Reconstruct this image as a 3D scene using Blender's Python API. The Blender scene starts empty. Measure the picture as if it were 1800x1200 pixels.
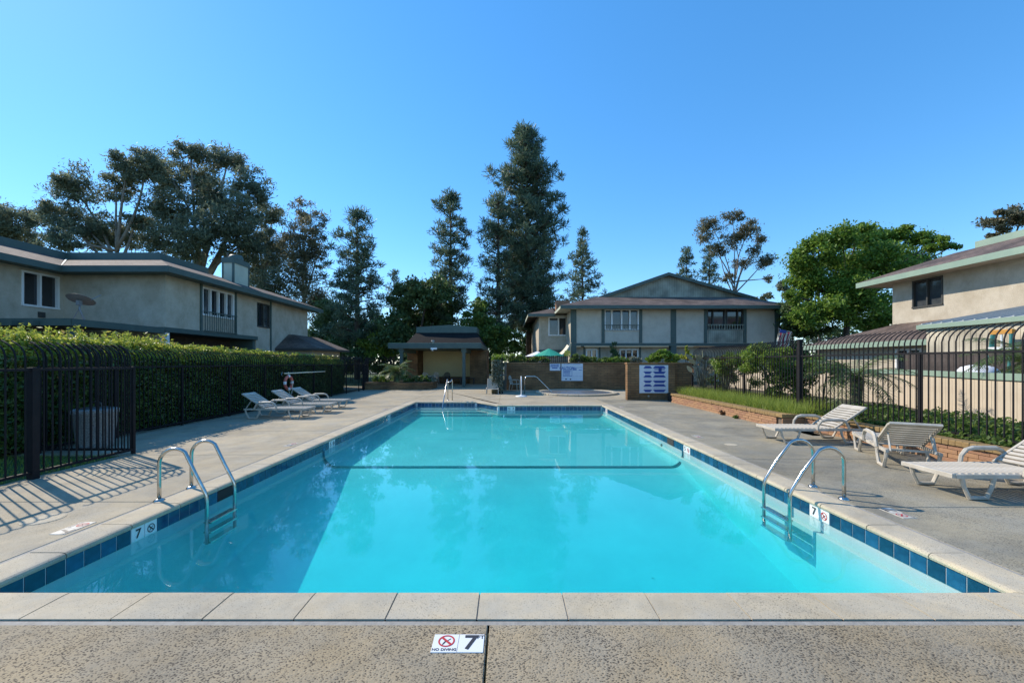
import bpy, math, random
import numpy as np
from mathutils import Vector, Matrix
R = math.radians
random.seed(7)
rng = np.random.default_rng(11)
scene = bpy.context.scene
C = scene.collection

# ------------------------------------------------------------------ camera, sky, sun, exposure
EYE, FPX, CX, HY = 1.67, 700.0, 892.0, 637.0
cam_d = bpy.data.cameras.new('camera')
cam_d.sensor_width = 36; cam_d.lens = 14.0
cam_d.shift_x = (900 - CX) / 1800; cam_d.shift_y = (HY - 600) / 1800
cam_d.clip_start = 0.05; cam_d.clip_end = 2000
cam = bpy.data.objects.new('camera', cam_d); C.objects.link(cam)
cam.location = (0, 0, EYE); cam.rotation_euler = (R(90), 0, 0)
scene.camera = cam
SUN_EL, SUN_AZ = 39.0, -59.5      # azimuth from +Y towards +X
world = bpy.data.worlds.new('World'); scene.world = world; world.use_nodes = True
wn = world.node_tree.nodes; wl = world.node_tree.links
bg = wn['Background']
sky = wn.new('ShaderNodeTexSky'); sky.sky_type = 'NISHITA'; sky.sun_disc = False
sky.sun_elevation = R(SUN_EL); sky.sun_rotation = R(SUN_AZ)
sky.air_density = 1.0; sky.dust_density = 0.05; sky.ozone_density = 7.0; sky.altitude = 0
gm = wn.new('ShaderNodeGamma'); gm.inputs['Gamma'].default_value = 0.72     # soft film-like response over the whole sky
hs = wn.new('ShaderNodeHueSaturation'); hs.inputs['Saturation'].default_value = 1.34; hs.inputs['Value'].default_value = 1.6
wl.new(sky.outputs[0], gm.inputs['Color']); wl.new(gm.outputs[0], hs.inputs['Color']); wl.new(hs.outputs[0], bg.inputs[0])
bg.inputs[1].default_value = 0.15
sd = bpy.data.lights.new('sun', 'SUN'); sd.energy = 3.45; sd.angle = R(0.5); sd.color = (1.0, 0.90, 0.76)
so = bpy.data.objects.new('sun', sd); C.objects.link(so)
sv = Vector((math.sin(R(SUN_AZ)) * math.cos(R(SUN_EL)), math.cos(R(SUN_AZ)) * math.cos(R(SUN_EL)), math.sin(R(SUN_EL))))
so.rotation_euler = (-sv).to_track_quat('-Z', 'Y').to_euler(); so.location = (-20, 10, 30)
scene.view_settings.view_transform = 'Standard'; scene.view_settings.look = 'None'
scene.view_settings.exposure = 0.70; scene.view_settings.gamma = 1; scene.view_settings.use_curve_mapping = False
scene.cycles.max_bounces = 8; scene.cycles.volume_bounces = 2; scene.cycles.transparent_max_bounces = 12
scene.cycles.use_denoising = True

# ------------------------------------------------------------------ helpers
def P(px, py, d):
    return Vector(((px - CX) / FPX * d, d, EYE + (HY - py) / FPX * d))
def PX(px, d): return (px - CX) / FPX * d
def PZ(py, d): return EYE + (HY - py) / FPX * d

class MB:
    def __init__(s): s.v = []; s.f = []; s.smooth = False
    def add(s, vs, fs):
        o = len(s.v); s.v += [tuple(v) for v in vs]; s.f += [tuple(i + o for i in f) for f in fs]; return s
    def box(s, x0, x1, y0, y1, z0, z1):
        if x0 > x1: x0, x1 = x1, x0
        if y0 > y1: y0, y1 = y1, y0
        if z0 > z1: z0, z1 = z1, z0
        return s.add([(x0,y0,z0),(x1,y0,z0),(x1,y1,z0),(x0,y1,z0),(x0,y0,z1),(x1,y0,z1),(x1,y1,z1),(x0,y1,z1)],
                     [(0,3,2,1),(4,5,6,7),(0,1,5,4),(1,2,6,5),(2,3,7,6),(3,0,4,7)])
    def bbox(s, x0, x1, y0, y1, z0, z1, b):          # box with chamfered top edges
        return s.add([(x0,y0,z0),(x1,y0,z0),(x1,y1,z0),(x0,y1,z0),(x0,y0,z1-b),(x1,y0,z1-b),(x1,y1,z1-b),(x0,y1,z1-b),
                      (x0+b,y0+b,z1),(x1-b,y0+b,z1),(x1-b,y1-b,z1),(x0+b,y1-b,z1)],
                     [(0,3,2,1),(0,1,5,4),(1,2,6,5),(2,3,7,6),(3,0,4,7),(4,5,9,8),(5,6,10,9),(6,7,11,10),(7,4,8,11),(8,9,10,11)])
    def prism(s, pts, h):                             # polygon pts (3d) extruded by vector h
        n = len(pts); h = Vector(h); a = [Vector(p) for p in pts]
        return s.add(a + [p + h for p in a], [tuple(range(n))[::-1], tuple(range(n, 2*n))] + [(i, (i+1) % n, n + (i+1) % n, n + i) for i in range(n)])
    def quad(s, *p): return s.add(p, [tuple(range(len(p)))])
    def tube(s, path, r, n=8, cap=True):
        path = [Vector(p) for p in path]; rs = r if isinstance(r, (list, tuple)) else [r] * len(path)
        rings = []; up = None
        for i, p in enumerate(path):
            t = (path[min(i+1, len(path)-1)] - path[max(i-1, 0)]).normalized()
            if up is None:
                up = Vector((0,0,1)) if abs(t.z) < .9 else Vector((1,0,0))
            a = t.cross(up)
            if a.length < 1e-4: a = t.cross(Vector((0,1,0)))
            a.normalize(); b = a.cross(t).normalized(); up = b
            rings.append([p + (a * math.cos(2*math.pi*(k+.5)/n) + b * math.sin(2*math.pi*(k+.5)/n)) * rs[i] for k in range(n)])
        vs = [v for r_ in rings for v in r_]; fs = []
        for i in range(len(path)-1):
            for k in range(n):
                fs.append((i*n+k, i*n+(k+1) % n, (i+1)*n+(k+1) % n, (i+1)*n+k))
        if cap: fs += [tuple(range(n))[::-1], tuple((len(path)-1)*n + k for k in range(n))]
        return s.add(vs, fs)
    def lathe(s, prof, c=(0,0,0), n=24):
        vs = []; fs = []; m = len(prof)
        for k in range(n):
            a = 2*math.pi*k/n
            for r_, z in prof: vs.append((c[0]+r_*math.cos(a), c[1]+r_*math.sin(a), c[2]+z))
        for k in range(n):
            for i in range(m-1):
                fs.append((k*m+i, ((k+1) % n)*m+i, ((k+1) % n)*m+i+1, k*m+i+1))
        return s.add(vs, fs)
    def mesh(s, name, mat, smooth=False):
        me = bpy.data.meshes.new(name); me.from_pydata([tuple(v) for v in s.v], [], s.f)
        if mat: me.materials.append(mat)
        if smooth:
            for p in me.polygons: p.use_smooth = True
        me.update(); return me
    def build(s, name, mat, parent=None, smooth=False, loc=None):
        return link(name, s.mesh(name, mat, smooth), parent, loc)
def link(name, me, parent=None, loc=None, rot=None, scale=None):
    o = bpy.data.objects.new(name, me); C.objects.link(o)
    if parent: o.parent = parent
    if loc is not None: o.location = loc
    if rot is not None: o.rotation_euler = rot
    if scale is not None: o.scale = scale
    return o
def tag(o, label, cat, group=None):
    o['label'] = label; o['category'] = cat
    if group: o['group'] = group
    return o
def thing(name, label, cat, loc=(0,0,0), rz=0, group=None):
    o = bpy.data.objects.new(name, None); C.objects.link(o); o.empty_display_size = .1
    o.location = loc; o.rotation_euler = (0,0,rz)
    return tag(o, label, cat, group)
def struct(name, parent_mesh=None):
    o = bpy.data.objects.new(name, parent_mesh); C.objects.link(o); o['kind'] = 'structure'; return o
def copy_tree(o, parent=None):
    c = o.copy(); C.objects.link(c); c.parent = parent
    for ch in list(o.children): copy_tree(ch, c)
    return c

# ------------------------------------------------------------------ materials
def mat(name, col, rough=.7, metal=0., var=None, vscale=3., bump=0., bscale=60., bdist=.01, spec=.5, detail=5.):
    m = bpy.data.materials.new(name); m.use_nodes = True
    n = m.node_tree.nodes; l = m.node_tree.links; b = n['Principled BSDF']
    b.inputs['Roughness'].default_value = rough; b.inputs['Metallic'].default_value = metal
    b.inputs['Specular IOR Level'].default_value = spec
    b.inputs['Base Color'].default_value = (*col, 1)
    tc = n.new('ShaderNodeTexCoord')
    if var:
        ns = n.new('ShaderNodeTexNoise'); ns.inputs['Scale'].default_value = vscale; ns.inputs['Detail'].default_value = detail; ns.inputs['Roughness'].default_value = .65
        l.new(tc.outputs['Object'], ns.inputs['Vector'])
        rp = n.new('ShaderNodeValToRGB'); rp.color_ramp.elements[0].position = .33; rp.color_ramp.elements[1].position = .68
        rp.color_ramp.elements[0].color = (*var, 1); rp.color_ramp.elements[1].color = (*col, 1)
        l.new(ns.outputs['Fac'], rp.inputs['Fac']); l.new(rp.outputs['Color'], b.inputs['Base Color'])
    if bump:
        nb = n.new('ShaderNodeTexNoise'); nb.inputs['Scale'].default_value = bscale; nb.inputs['Detail'].default_value = 4
        l.new(tc.outputs['Object'], nb.inputs['Vector'])
        bp = n.new('ShaderNodeBump'); bp.inputs['Strength'].default_value = bump; bp.inputs['Distance'].default_value = bdist
        l.new(nb.outputs['Fac'], bp.inputs['Height']); l.new(bp.outputs['Normal'], b.inputs['Normal'])
    return m
def concrete(name, light, dark, pit_scale, pit_amt, bump, stain=.25, dist=.01, pits=(.36, .47), patch=.5):
    m = bpy.data.materials.new(name); m.use_nodes = True
    n = m.node_tree.nodes; l = m.node_tree.links; b = n['Principled BSDF']
    b.inputs['Roughness'].default_value = .85; b.inputs['Specular IOR Level'].default_value = .3
    V = n.new('ShaderNodeNewGeometry').outputs['Position']
    def noise(scale, detail, rough, vec=V, dist_=0):
        q = n.new('ShaderNodeTexNoise'); q.inputs['Scale'].default_value = scale; q.inputs['Detail'].default_value = detail; q.inputs['Roughness'].default_value = rough; q.inputs['Distortion'].default_value = dist_
        l.new(vec, q.inputs['Vector']); return q.outputs['Fac']
    def ramp(f, p0, p1, c0, c1):
        q = n.new('ShaderNodeValToRGB'); e = q.color_ramp.elements; e[0].position = p0; e[1].position = p1; e[0].color = (*c0, 1); e[1].color = (*c1, 1); l.new(f, q.inputs['Fac']); return q.outputs['Color']
    def mix(mode, f, a, c):
        q = n.new('ShaderNodeMix'); q.data_type = 'RGBA'; q.blend_type = mode
        if isinstance(f, float): q.inputs['Factor'].default_value = f
        else: l.new(f, q.inputs['Factor'])
        l.new(a, q.inputs['A']); l.new(c, q.inputs['B']); return q.outputs['Result']
    grey = sum(light)/3; g2 = tuple(.94*(.72*c + .28*grey) for c in light); tan = (light[0]*1.04, light[1]*1.0, light[2]*.97)
    base = ramp(noise(1.6, 6, .7), .38, .62, g2, tan)
    wear = ramp(noise(.55, 8, .72, V, .6), .36, .60, (1-stain,)*3, (1.06, 1.05, 1.03))
    c = mix('MULTIPLY', 1.0, base, wear)
    blot = ramp(noise(4.2, 5, .6), .30, .48, (.80, .80, .80), (1, 1, 1)); c = mix('MULTIPLY', patch, c, blot)
    mp = n.new('ShaderNodeMapping'); mp.inputs['Rotation'].default_value = (0, 0, .5); mp.inputs['Scale'].default_value = (.80, 1.15, 1); l.new(V, mp.inputs['Vector'])
    fine = noise(pit_scale*.5, 5, .7, mp.outputs['Vector']); grain = noise(pit_scale*2.6, 2, .5)
    vo = n.new('ShaderNodeTexVoronoi'); vo.inputs['Scale'].default_value = pit_scale*.62; l.new(mp.outputs['Vector'], vo.inputs['Vector'])
    ma = n.new('ShaderNodeMath'); ma.operation = 'MULTIPLY_ADD'; ma.inputs[1].default_value = 1.3; l.new(fine, ma.inputs[0]); l.new(vo.outputs['Distance'], ma.inputs[2])
    mb_ = n.new('ShaderNodeMath'); mb_.operation = 'MULTIPLY'; mb_.inputs[1].default_value = .6; l.new(ma.outputs[0], mb_.inputs[0])
    mc_ = n.new('ShaderNodeMath'); mc_.operation = 'MULTIPLY_ADD'; mc_.inputs[1].default_value = .34; l.new(noise(1.3, 5, .65), mc_.inputs[0]); l.new(mb_.outputs[0], mc_.inputs[2])
    md_ = n.new('ShaderNodeMath'); md_.operation = 'SUBTRACT'; md_.inputs[1].default_value = .17; l.new(mc_.outputs[0], md_.inputs[0]); pit = md_.outputs[0]      # more pits in some areas than others
    c = mix('MULTIPLY', 1.0, c, ramp(pit, pits[0], pits[1], (1-pit_amt, 1-pit_amt, 1-pit_amt*.97), (1, 1, 1)))
    c = mix('MULTIPLY', .8, c, ramp(grain, .3, .7, (.78, .77, .74), (1.16, 1.15, 1.12)))
    l.new(c, b.inputs['Base Color'])
    bp = n.new('ShaderNodeBump'); bp.inputs['Strength'].default_value = bump; bp.inputs['Distance'].default_value = dist
    l.new(pit, bp.inputs['Height']); l.new(bp.outputs['Normal'], b.inputs['Normal'])
    return m
def brickmat(name, c1, c2, mortar, bw, bh, ms=.012, bump=.6, rough=.85, axis='xz'):
    m = bpy.data.materials.new(name); m.use_nodes = True
    n = m.node_tree.nodes; l = m.node_tree.links; b = n['Principled BSDF']; b.inputs['Roughness'].default_value = rough; b.inputs['Specular IOR Level'].default_value = .3
    g = n.new('ShaderNodeNewGeometry'); sp = n.new('ShaderNodeSeparateXYZ'); l.new(g.outputs['Position'], sp.inputs[0])
    cb = n.new('ShaderNodeCombineXYZ')
    if axis == 'xz':
        ad = n.new('ShaderNodeMath'); ad.operation = 'ADD'; l.new(sp.outputs['X'], ad.inputs[0]); l.new(sp.outputs['Y'], ad.inputs[1])
        l.new(ad.outputs[0], cb.inputs['X']); l.new(sp.outputs['Z'], cb.inputs['Y'])
    else:
        l.new(sp.outputs['X'], cb.inputs['X']); l.new(sp.outputs['Y'], cb.inputs['Y'])
    bt = n.new('ShaderNodeTexBrick'); bt.inputs['Scale'].default_value = 1; bt.inputs['Brick Width'].default_value = bw; bt.inputs['Row Height'].default_value = bh
    bt.inputs['Mortar Size'].default_value = ms; bt.inputs['Color1'].default_value = (*c1, 1); bt.inputs['Color2'].default_value = (*c2, 1); bt.inputs['Mortar'].default_value = (*mortar, 1)
    l.new(cb.outputs[0], bt.inputs['Vector'])
    ns = n.new('ShaderNodeTexNoise'); ns.inputs['Scale'].default_value = 1.1; ns.inputs['Detail'].default_value = 6; l.new(g.outputs['Position'], ns.inputs['Vector'])
    rp = n.new('ShaderNodeValToRGB'); rp.color_ramp.elements[0].position = .35; rp.color_ramp.elements[1].position = .65
    rp.color_ramp.elements[0].color = (.55, .55, .55, 1); rp.color_ramp.elements[1].color = (1.05, 1.05, 1.05, 1); l.new(ns.outputs['Fac'], rp.inputs['Fac'])
    mx = n.new('ShaderNodeMix'); mx.data_type = 'RGBA'; mx.blend_type = 'MULTIPLY'; mx.inputs['Factor'].default_value = 1
    l.new(bt.outputs['Color'], mx.inputs['A']); l.new(rp.outputs['Color'], mx.inputs['B']); l.new(mx.outputs['Result'], b.inputs['Base Color'])
    bp = n.new('ShaderNodeBump'); bp.inputs['Strength'].default_value = bump; bp.inputs['Distance'].default_value = .02; bp.invert = True
    l.new(bt.outputs['Fac'], bp.inputs['Height']); l.new(bp.outputs['Normal'], b.inputs['Normal'])
    return m
def leafmat(name, c0, c1, trans=.35, rough=.5, c2=None):
    m = bpy.data.materials.new(name); m.use_nodes = True
    n = m.node_tree.nodes; l = m.node_tree.links; b = n['Principled BSDF']; out = n['Material Output']
    b.inputs['Roughness'].default_value = rough; b.inputs['Specular IOR Level'].default_value = .4
    g = n.new('ShaderNodeNewGeometry')
    rp = n.new('ShaderNodeValToRGB'); rp.color_ramp.elements[0].color = (*c0, 1); rp.color_ramp.elements[1].color = (*c1, 1)
    if c2:
        e = rp.color_ramp.elements.new(.93); e.color = (*c1, 1); rp.color_ramp.elements[-1].color = (*c2, 1)
    l.new(g.outputs['Random Per Island'], rp.inputs['Fac']); l.new(rp.outputs['Color'], b.inputs['Base Color'])
    t = n.new('ShaderNodeBsdfTranslucent'); l.new(rp.outputs['Color'], t.inputs['Color'])
    mx = n.new('ShaderNodeMixShader'); mx.inputs[0].default_value = trans
    l.new(b.outputs[0], mx.inputs[1]); l.new(t.outputs[0], mx.inputs[2]); l.new(mx.outputs[0], out.inputs['Surface'])
    return m
M = {}
M['aggregate'] = concrete('aggregate', (.37,.305,.20), None, 135, .78, .5, .26, .010, (.52, .66), .8)
M['concrete'] = concrete('concrete', (.43,.372,.262), None, 130, .45, .25, .28, .006, (.46, .57))
M['concrete_grey'] = concrete('concrete_grey', (.325,.30,.225), None, 110, .58, .35, .36, .008, (.49, .61))
M['coping'] = concrete('coping', (.52,.455,.33), None, 150, .62, .25, .24, .006, (.45, .53))
M['sealant'] = mat('sealant', (.34,.32,.28), .8, var=(.24,.22,.19), vscale=9, bump=.5, bscale=30)
M['pale_grout'] = mat('pale_grout', (.46,.42,.34), .9, var=(.25,.22,.18), vscale=6)
M['joint'] = mat('joint', (.03,.028,.025), .9)
M['tile'] = mat('tile', (.012,.075,.15), .12, var=(.006,.035,.085), vscale=7, detail=3)
M['tile_white'] = mat('tile_white', (.72,.72,.70), .2)
M['tile_worn'] = mat('tile_worn', (.60,.57,.50), .6, var=(.34,.31,.25), vscale=22)
M['grout'] = mat('grout', (.52,.56,.56), .8)
for k_, f_ in (('tile_b', 1.35), ('tile_c', .75)): M[k_] = mat(k_, (.012*f_, .075*f_, .15*f_), .12, var=(.006*f_, .040*f_, .09*f_), vscale=7, detail=3)
M['plaster'] = mat('plaster', (.60,.60,.58), .7, var=(.46,.48,.48), vscale=.7, detail=8)
M['tile_line'] = mat('tile_line', (.01,.03,.05), .3)
M['steel'] = mat('steel', (.62,.61,.58), .22, 1.0, var=(.45,.43,.38), vscale=12)
M['white_plastic'] = mat('white_plastic', (.56,.505,.42), .5, var=(.40,.355,.28), vscale=5)
M['white_paint'] = mat('white_paint', (.78,.78,.76), .45)
M['fence'] = mat('fence', (.012,.012,.014), .6, var=(.020,.018,.019), vscale=9, spec=.15)
def stucco(name, col, dark, amt=.7):
    m = mat(name, col, .9, var=dark, vscale=1.5, bump=.5, bscale=30, bdist=.02, spec=.2); n = m.node_tree.nodes; l = m.node_tree.links; b = n['Principled BSDF']
    src = b.inputs['Base Color'].links[0].from_socket; g = n.new('ShaderNodeNewGeometry')
    mp = n.new('ShaderNodeMapping'); mp.inputs['Scale'].default_value = (1.7, 1.7, 1.05); l.new(g.outputs['Position'], mp.inputs['Vector'])
    q = n.new('ShaderNodeTexNoise'); q.inputs['Scale'].default_value = 1.6; q.inputs['Detail'].default_value = 9; q.inputs['Roughness'].default_value = .72; l.new(mp.outputs[0], q.inputs['Vector'])
    r_ = n.new('ShaderNodeValToRGB'); e = r_.color_ramp.elements; e[0].position = .34; e[1].position = .55; e[0].color = (.62, .58, .52, 1); e[1].color = (1.03, 1.03, 1.03, 1); l.new(q.outputs['Fac'], r_.inputs['Fac'])
    x = n.new('ShaderNodeMix'); x.data_type = 'RGBA'; x.blend_type = 'MULTIPLY'; x.inputs['Factor'].default_value = amt; l.new(src, x.inputs['A']); l.new(r_.outputs['Color'], x.inputs['B']); l.new(x.outputs['Result'], b.inputs['Base Color'])
    return m
M['stucco_old'] = mat('stucco_old', (.56,.50,.40), .9, var=(.43,.37,.28), vscale=1.6, bump=.5, bscale=30, bdist=.02, spec=.2)
M['stucco'] = stucco('stucco', (.56,.50,.40), (.43,.37,.28), .34); M['stucco_grey'] = stucco('stucco_grey', (.60,.55,.46), (.52,.47,.39), .22)
M['trim'] = mat('trim', (.078,.115,.10), .55, var=(.06,.092,.082), vscale=2)
M['trim_sunlit'] = mat('trim_sunlit', (.27,.36,.27), .55, var=(.22,.31,.24), vscale=2)  # same paint as trim, with its sunlit tone put into the colour
M['panel_pale'] = mat('panel_pale', (.50,.53,.42), .6, var=(.42,.45,.36), vscale=2)
M['shingle'] = brickmat('shingle', (.20,.145,.115), (.135,.10,.085), (.06,.045,.04), .3, .14, .008, .5, axis='xy')
M['shingle_shaded'] = brickmat('shingle_shaded', (.010,.008,.008), (.006,.005,.006), (.01,.01,.01), .3, .14, .01, .6, axis='xz')  # near-black because tree shade over the cabana is put into the colour
M['brick_wall'] = brickmat('brick_wall', (.34,.19,.085), (.25,.14,.065), (.14,.095,.06), .40, .105, .010, .7)
M['brick_orange'] = mat('brick_orange', (.42,.235,.12), .85, var=(.30,.165,.09), vscale=5, bump=.4, bscale=40)
M['brick_red'] = mat('brick_red', (.36,.19,.11), .85, var=(.26,.14,.08), vscale=5, bump=.4, bscale=40)
M['brick_yellow'] = mat('brick_yellow', (.34,.225,.085), .85, var=(.22,.14,.06), vscale=6, bump=.4, bscale=40)
M['mortar'] = mat('mortar', (.20,.155,.11), .95, var=(.12,.09,.07), vscale=8)
M['glass'] = mat('glass', (.015,.02,.026), .04, spec=.9)
M['glass_blind'] = mat('glass_blind', (.075,.085,.09), .06, spec=.9, var=(.03,.035,.04), vscale=1.4)
M['curtain'] = mat('curtain', (.5,.5,.5), .25, var=(.4,.41,.42), vscale=4)
M['dark_frame'] = mat('dark_frame', (.05,.05,.045), .5)
M['siding'] = brickmat('siding', (.60,.53,.40), (.56,.49,.37), (.25,.21,.16), .14, 40, .006, .6)
M['siding_grey'] = brickmat('siding_grey', (.42,.42,.34), (.40,.40,.33), (.18,.19,.16), .14, 40, .008, .6)
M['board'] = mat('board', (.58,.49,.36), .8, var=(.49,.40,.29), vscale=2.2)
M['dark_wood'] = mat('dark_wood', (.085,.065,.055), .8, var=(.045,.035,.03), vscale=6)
M['bark'] = mat('bark', (.13,.10,.075), .95, var=(.06,.045,.035), vscale=4, bump=.8, bscale=14, bdist=.05)
M['bark_pale'] = mat('bark_pale', (.30,.25,.19), .9, var=(.16,.13,.10), vscale=2.5)
M['soil'] = mat('soil', (.075,.055,.035), .95, var=(.035,.028,.02), vscale=3, bump=.8, bscale=12, bdist=.05)
M['lawn'] = mat('lawn', (.06,.11,.025), .95, var=(.035,.07,.018), vscale=2.5, bump=.8, bscale=40, bdist=.03)
M['ground'] = mat('ground', (.10,.09,.055), .95, var=(.05,.07,.03), vscale=.4)
M['euc'] = leafmat('euc', (.10,.125,.08), (.25,.275,.165), .5)
M['euc2'] = leafmat('euc2', (.10,.11,.06), (.25,.22,.125), .48)
M['pine'] = leafmat('pine', (.04,.08,.05), (.19,.245,.145), .42)
M['dark_leaf'] = leafmat('dark_leaf', (.045,.085,.03), (.16,.225,.08), .42)
M['green_leaf'] = leafmat('green_leaf', (.06,.13,.016), (.27,.40,.06), .5)
M['mid_leaf'] = leafmat('mid_leaf', (.05,.10,.02), (.19,.27,.055), .45)
M['lime_leaf'] = leafmat('lime_leaf', (.10,.17,.02), (.25,.33,.05), .42)
M['hedge_leaf'] = leafmat('hedge_leaf', (.04,.09,.02), (.13,.20,.045), .35, .3)
M['shoot_leaf'] = leafmat('shoot_leaf', (.18,.25,.03), (.48,.50,.09), .5, .35, (.42,.22,.09))
M['rust_leaf'] = leafmat('rust_leaf', (.10,.055,.03), (.22,.12,.06), .35)
M['grass'] = leafmat('grass', (.17,.25,.035), (.42,.48,.10), .5)
M['orange_leaf'] = leafmat('orange_leaf', (.45,.16,.03), (.55,.28,.05), .3)
M['grey_leaf'] = leafmat('grey_leaf', (.13,.15,.10), (.26,.27,.20), .25)
M['palm_leaf'] = leafmat('palm_leaf', (.06,.10,.03), (.18,.24,.08), .38, .35)
M['blue_print'] = mat('blue_print', (.03,.07,.30), .5)
M['sign_blue'] = mat('sign_blue', (.02,.12,.38), .5)
M['sign_white'] = mat('sign_white', (.74,.76,.78), .5, var=(.66,.69,.72), vscale=9)
M['ink'] = mat('ink', (.03,.03,.035), .5)
M['red_print'] = mat('red_print', (.45,.03,.03), .5)
M['ring_red'] = mat('ring_red', (.62,.16,.11), .6, var=(.5,.12,.09), vscale=8)
M['rope'] = mat('rope', (.7,.66,.5), .8)
M['umbrella'] = mat('umbrella', (.01,.30,.20), .7)
M['cloth'] = mat('cloth', (.66,.60,.46), .85)
M['white_cloth'] = mat('white_cloth', (.78,.78,.80), .8)
M['cabana_wall'] = mat('cabana_wall', (.85,.74,.42), .85, var=(.78,.67,.37), vscale=1.2)  # raised to put light bounced off the deck into the wall colour
M['can'] = mat('can', (.42,.40,.37), .9, var=(.16,.15,.14), vscale=45, bump=.9, bscale=70, bdist=.02)
M['yellow'] = mat('yellow', (.75,.55,.03), .5)
M['teal'] = mat('teal', (.03,.17,.15), .6)
M['orange'] = mat('orange', (.50,.24,.04), .6)
M['dish'] = mat('dish', (.21,.22,.235), .5)
M['metal_roof'] = mat('metal_roof', (.40,.42,.42), .5, var=(.33,.35,.35), vscale=1)
M['black_plastic'] = mat('black_plastic', (.02,.02,.02), .5)
M['stripe'] = mat('stripe', (.26,.02,.05), .8)

# water: clear body with absorption, mirror reflection by Fresnel on a faintly rippled surface
def water_mat(name, dens, col, ripple, scat=0., rough=0.):
    m = bpy.data.materials.new(name); m.use_nodes = True
    n = m.node_tree.nodes; l = m.node_tree.links; n.remove(n['Principled BSDF']); out = n['Material Output']
    tr = n.new('ShaderNodeBsdfTransparent'); gl = n.new('ShaderNodeBsdfGlossy'); gl.inputs['Roughness'].default_value = rough
    g = n.new('ShaderNodeNewGeometry')
    dt = n.new('ShaderNodeVectorMath'); dt.operation = 'DOT_PRODUCT'; l.new(g.outputs['Normal'], dt.inputs[0]); l.new(g.outputs['Incoming'], dt.inputs[1])
    def mth(op, a, b=None):
        q = n.new('ShaderNodeMath'); q.operation = op
        for i, v in enumerate((a, b)):
            if v is None: continue
            if isinstance(v, float): q.inputs[i].default_value = v
            else: l.new(v, q.inputs[i])
        return q.outputs[0]
    co = mth('ABSOLUTE', dt.outputs['Value']); sch = mth('ADD', mth('MULTIPLY', mth('POWER', mth('SUBTRACT', 1.0, co), 5.0), 0.98), 0.02)   # Schlick reflectance of water
    ns = n.new('ShaderNodeTexNoise'); ns.inputs['Scale'].default_value = 1.7; ns.inputs['Detail'].default_value = 3
    l.new(g.outputs['Position'], ns.inputs['Vector'])
    bp = n.new('ShaderNodeBump'); bp.inputs['Strength'].default_value = ripple; bp.inputs['Distance'].default_value = .02
    l.new(ns.outputs['Fac'], bp.inputs['Height']); l.new(bp.outputs['Normal'], gl.inputs['Normal'])
    mx = n.new('ShaderNodeMixShader'); l.new(sch, mx.inputs[0]); l.new(tr.outputs[0], mx.inputs[1]); l.new(gl.outputs[0], mx.inputs[2])
    l.new(mx.outputs[0], out.inputs['Surface'])
    va = n.new('ShaderNodeVolumeAbsorption'); va.inputs['Color'].default_value = (*col, 1); va.inputs['Density'].default_value = dens
    vs = n.new('ShaderNodeVolumeScatter'); vs.inputs['Color'].default_value = (.25, .95, 1, 1); vs.inputs['Density'].default_value = scat; vs.inputs['Anisotropy'].default_value = .3
    ad = n.new('ShaderNodeAddShader'); l.new(va.outputs[0], ad.inputs[0]); l.new(vs.outputs[0], ad.inputs[1]); l.new(ad.outputs[0] if scat else va.outputs[0], out.inputs['Volume'])
    return m
M['water'] = water_mat('water', 1.0, (.0, .955, .980), .055, .13)
M['spa_water'] = water_mat('spa_water', .8, (.0, .93, .86), 2.2, .5, .35)

# ------------------------------------------------------------------ text
_txt = {}
def text_mesh(body, size, m):
    k = (body, size, m)
    if k in _txt: return _txt[k]
    cu = bpy.data.curves.new('text', 'FONT'); cu.body = body; cu.size = size; cu.align_x = 'CENTER'; cu.align_y = 'CENTER'; cu.resolution_u = 3; cu.offset = size*.022
    o = bpy.data.objects.new('text', cu); C.objects.link(o)
    dg = bpy.context.evaluated_depsgraph_get(); me = bpy.data.meshes.new_from_object(o.evaluated_get(dg))
    bpy.data.objects.remove(o); me.materials.clear(); me.materials.append(M[m]); me.name = 'lettering'; _txt[k] = me
    return me
def frame_obj(name, me, parent, o, u, v, pu=0, pv=0, off=.003, sx=1, sy=1):   # put a flat mesh on plane (o,u,v)
    u = Vector(u).normalized(); v = Vector(v).normalized(); w = u.cross(v)
    p = Vector(o) + u*pu + v*pv + w*off
    ob = bpy.data.objects.new(name, me); C.objects.link(ob); ob.parent = parent
    mt = Matrix(((u.x*sx, v.x*sy, w.x, p.x), (u.y*sx, v.y*sy, w.y, p.y), (u.z*sx, v.z*sy, w.z, p.z), (0,0,0,1)))
    ob.matrix_basis = mt
    return ob
def flat_ring(r0, r1, n=24):
    b = MB()
    for k in range(n):
        a, c = 2*math.pi*k/n, 2*math.pi*(k+1)/n
        b.quad((r0*math.cos(a), r0*math.sin(a), 0), (r1*math.cos(a), r1*math.sin(a), 0), (r1*math.cos(c), r1*math.sin(c), 0), (r0*math.cos(c), r0*math.sin(c), 0))
    return b
def nodive(ringmat):
    b = flat_ring(.037, .046)
    s = .0045
    b.quad((-.030-s, .030-s, .0006), (-.030+s, .030+s, .0006), (.030+s, -.030+s, .0006), (.030-s, -.030-s, .0006))
    ring = b.mesh('no_diving_symbol', M[ringmat])
    f = MB()    # diver: head, torso, legs
    f.quad((-.020,-.020,0), (-.012,-.024,0), (.004,.004,0), (-.004,.008,0)); f.quad((.002,.004,0), (.006,.000,0), (.024,.016,0), (.020,.020,0))
    f.quad((-.004,.006,0), (.004,.002,0), (-.012,.020,0), (-.016,.018,0)); f.quad((-.022,-.028,0), (-.016,-.030,0), (-.013,-.025,0), (-.019,-.022,0))
    fig = f.mesh('diver', M['ink'])
    return ring, fig
ND_RED = nodive('red_print'); ND_INK = nodive('ink')

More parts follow.
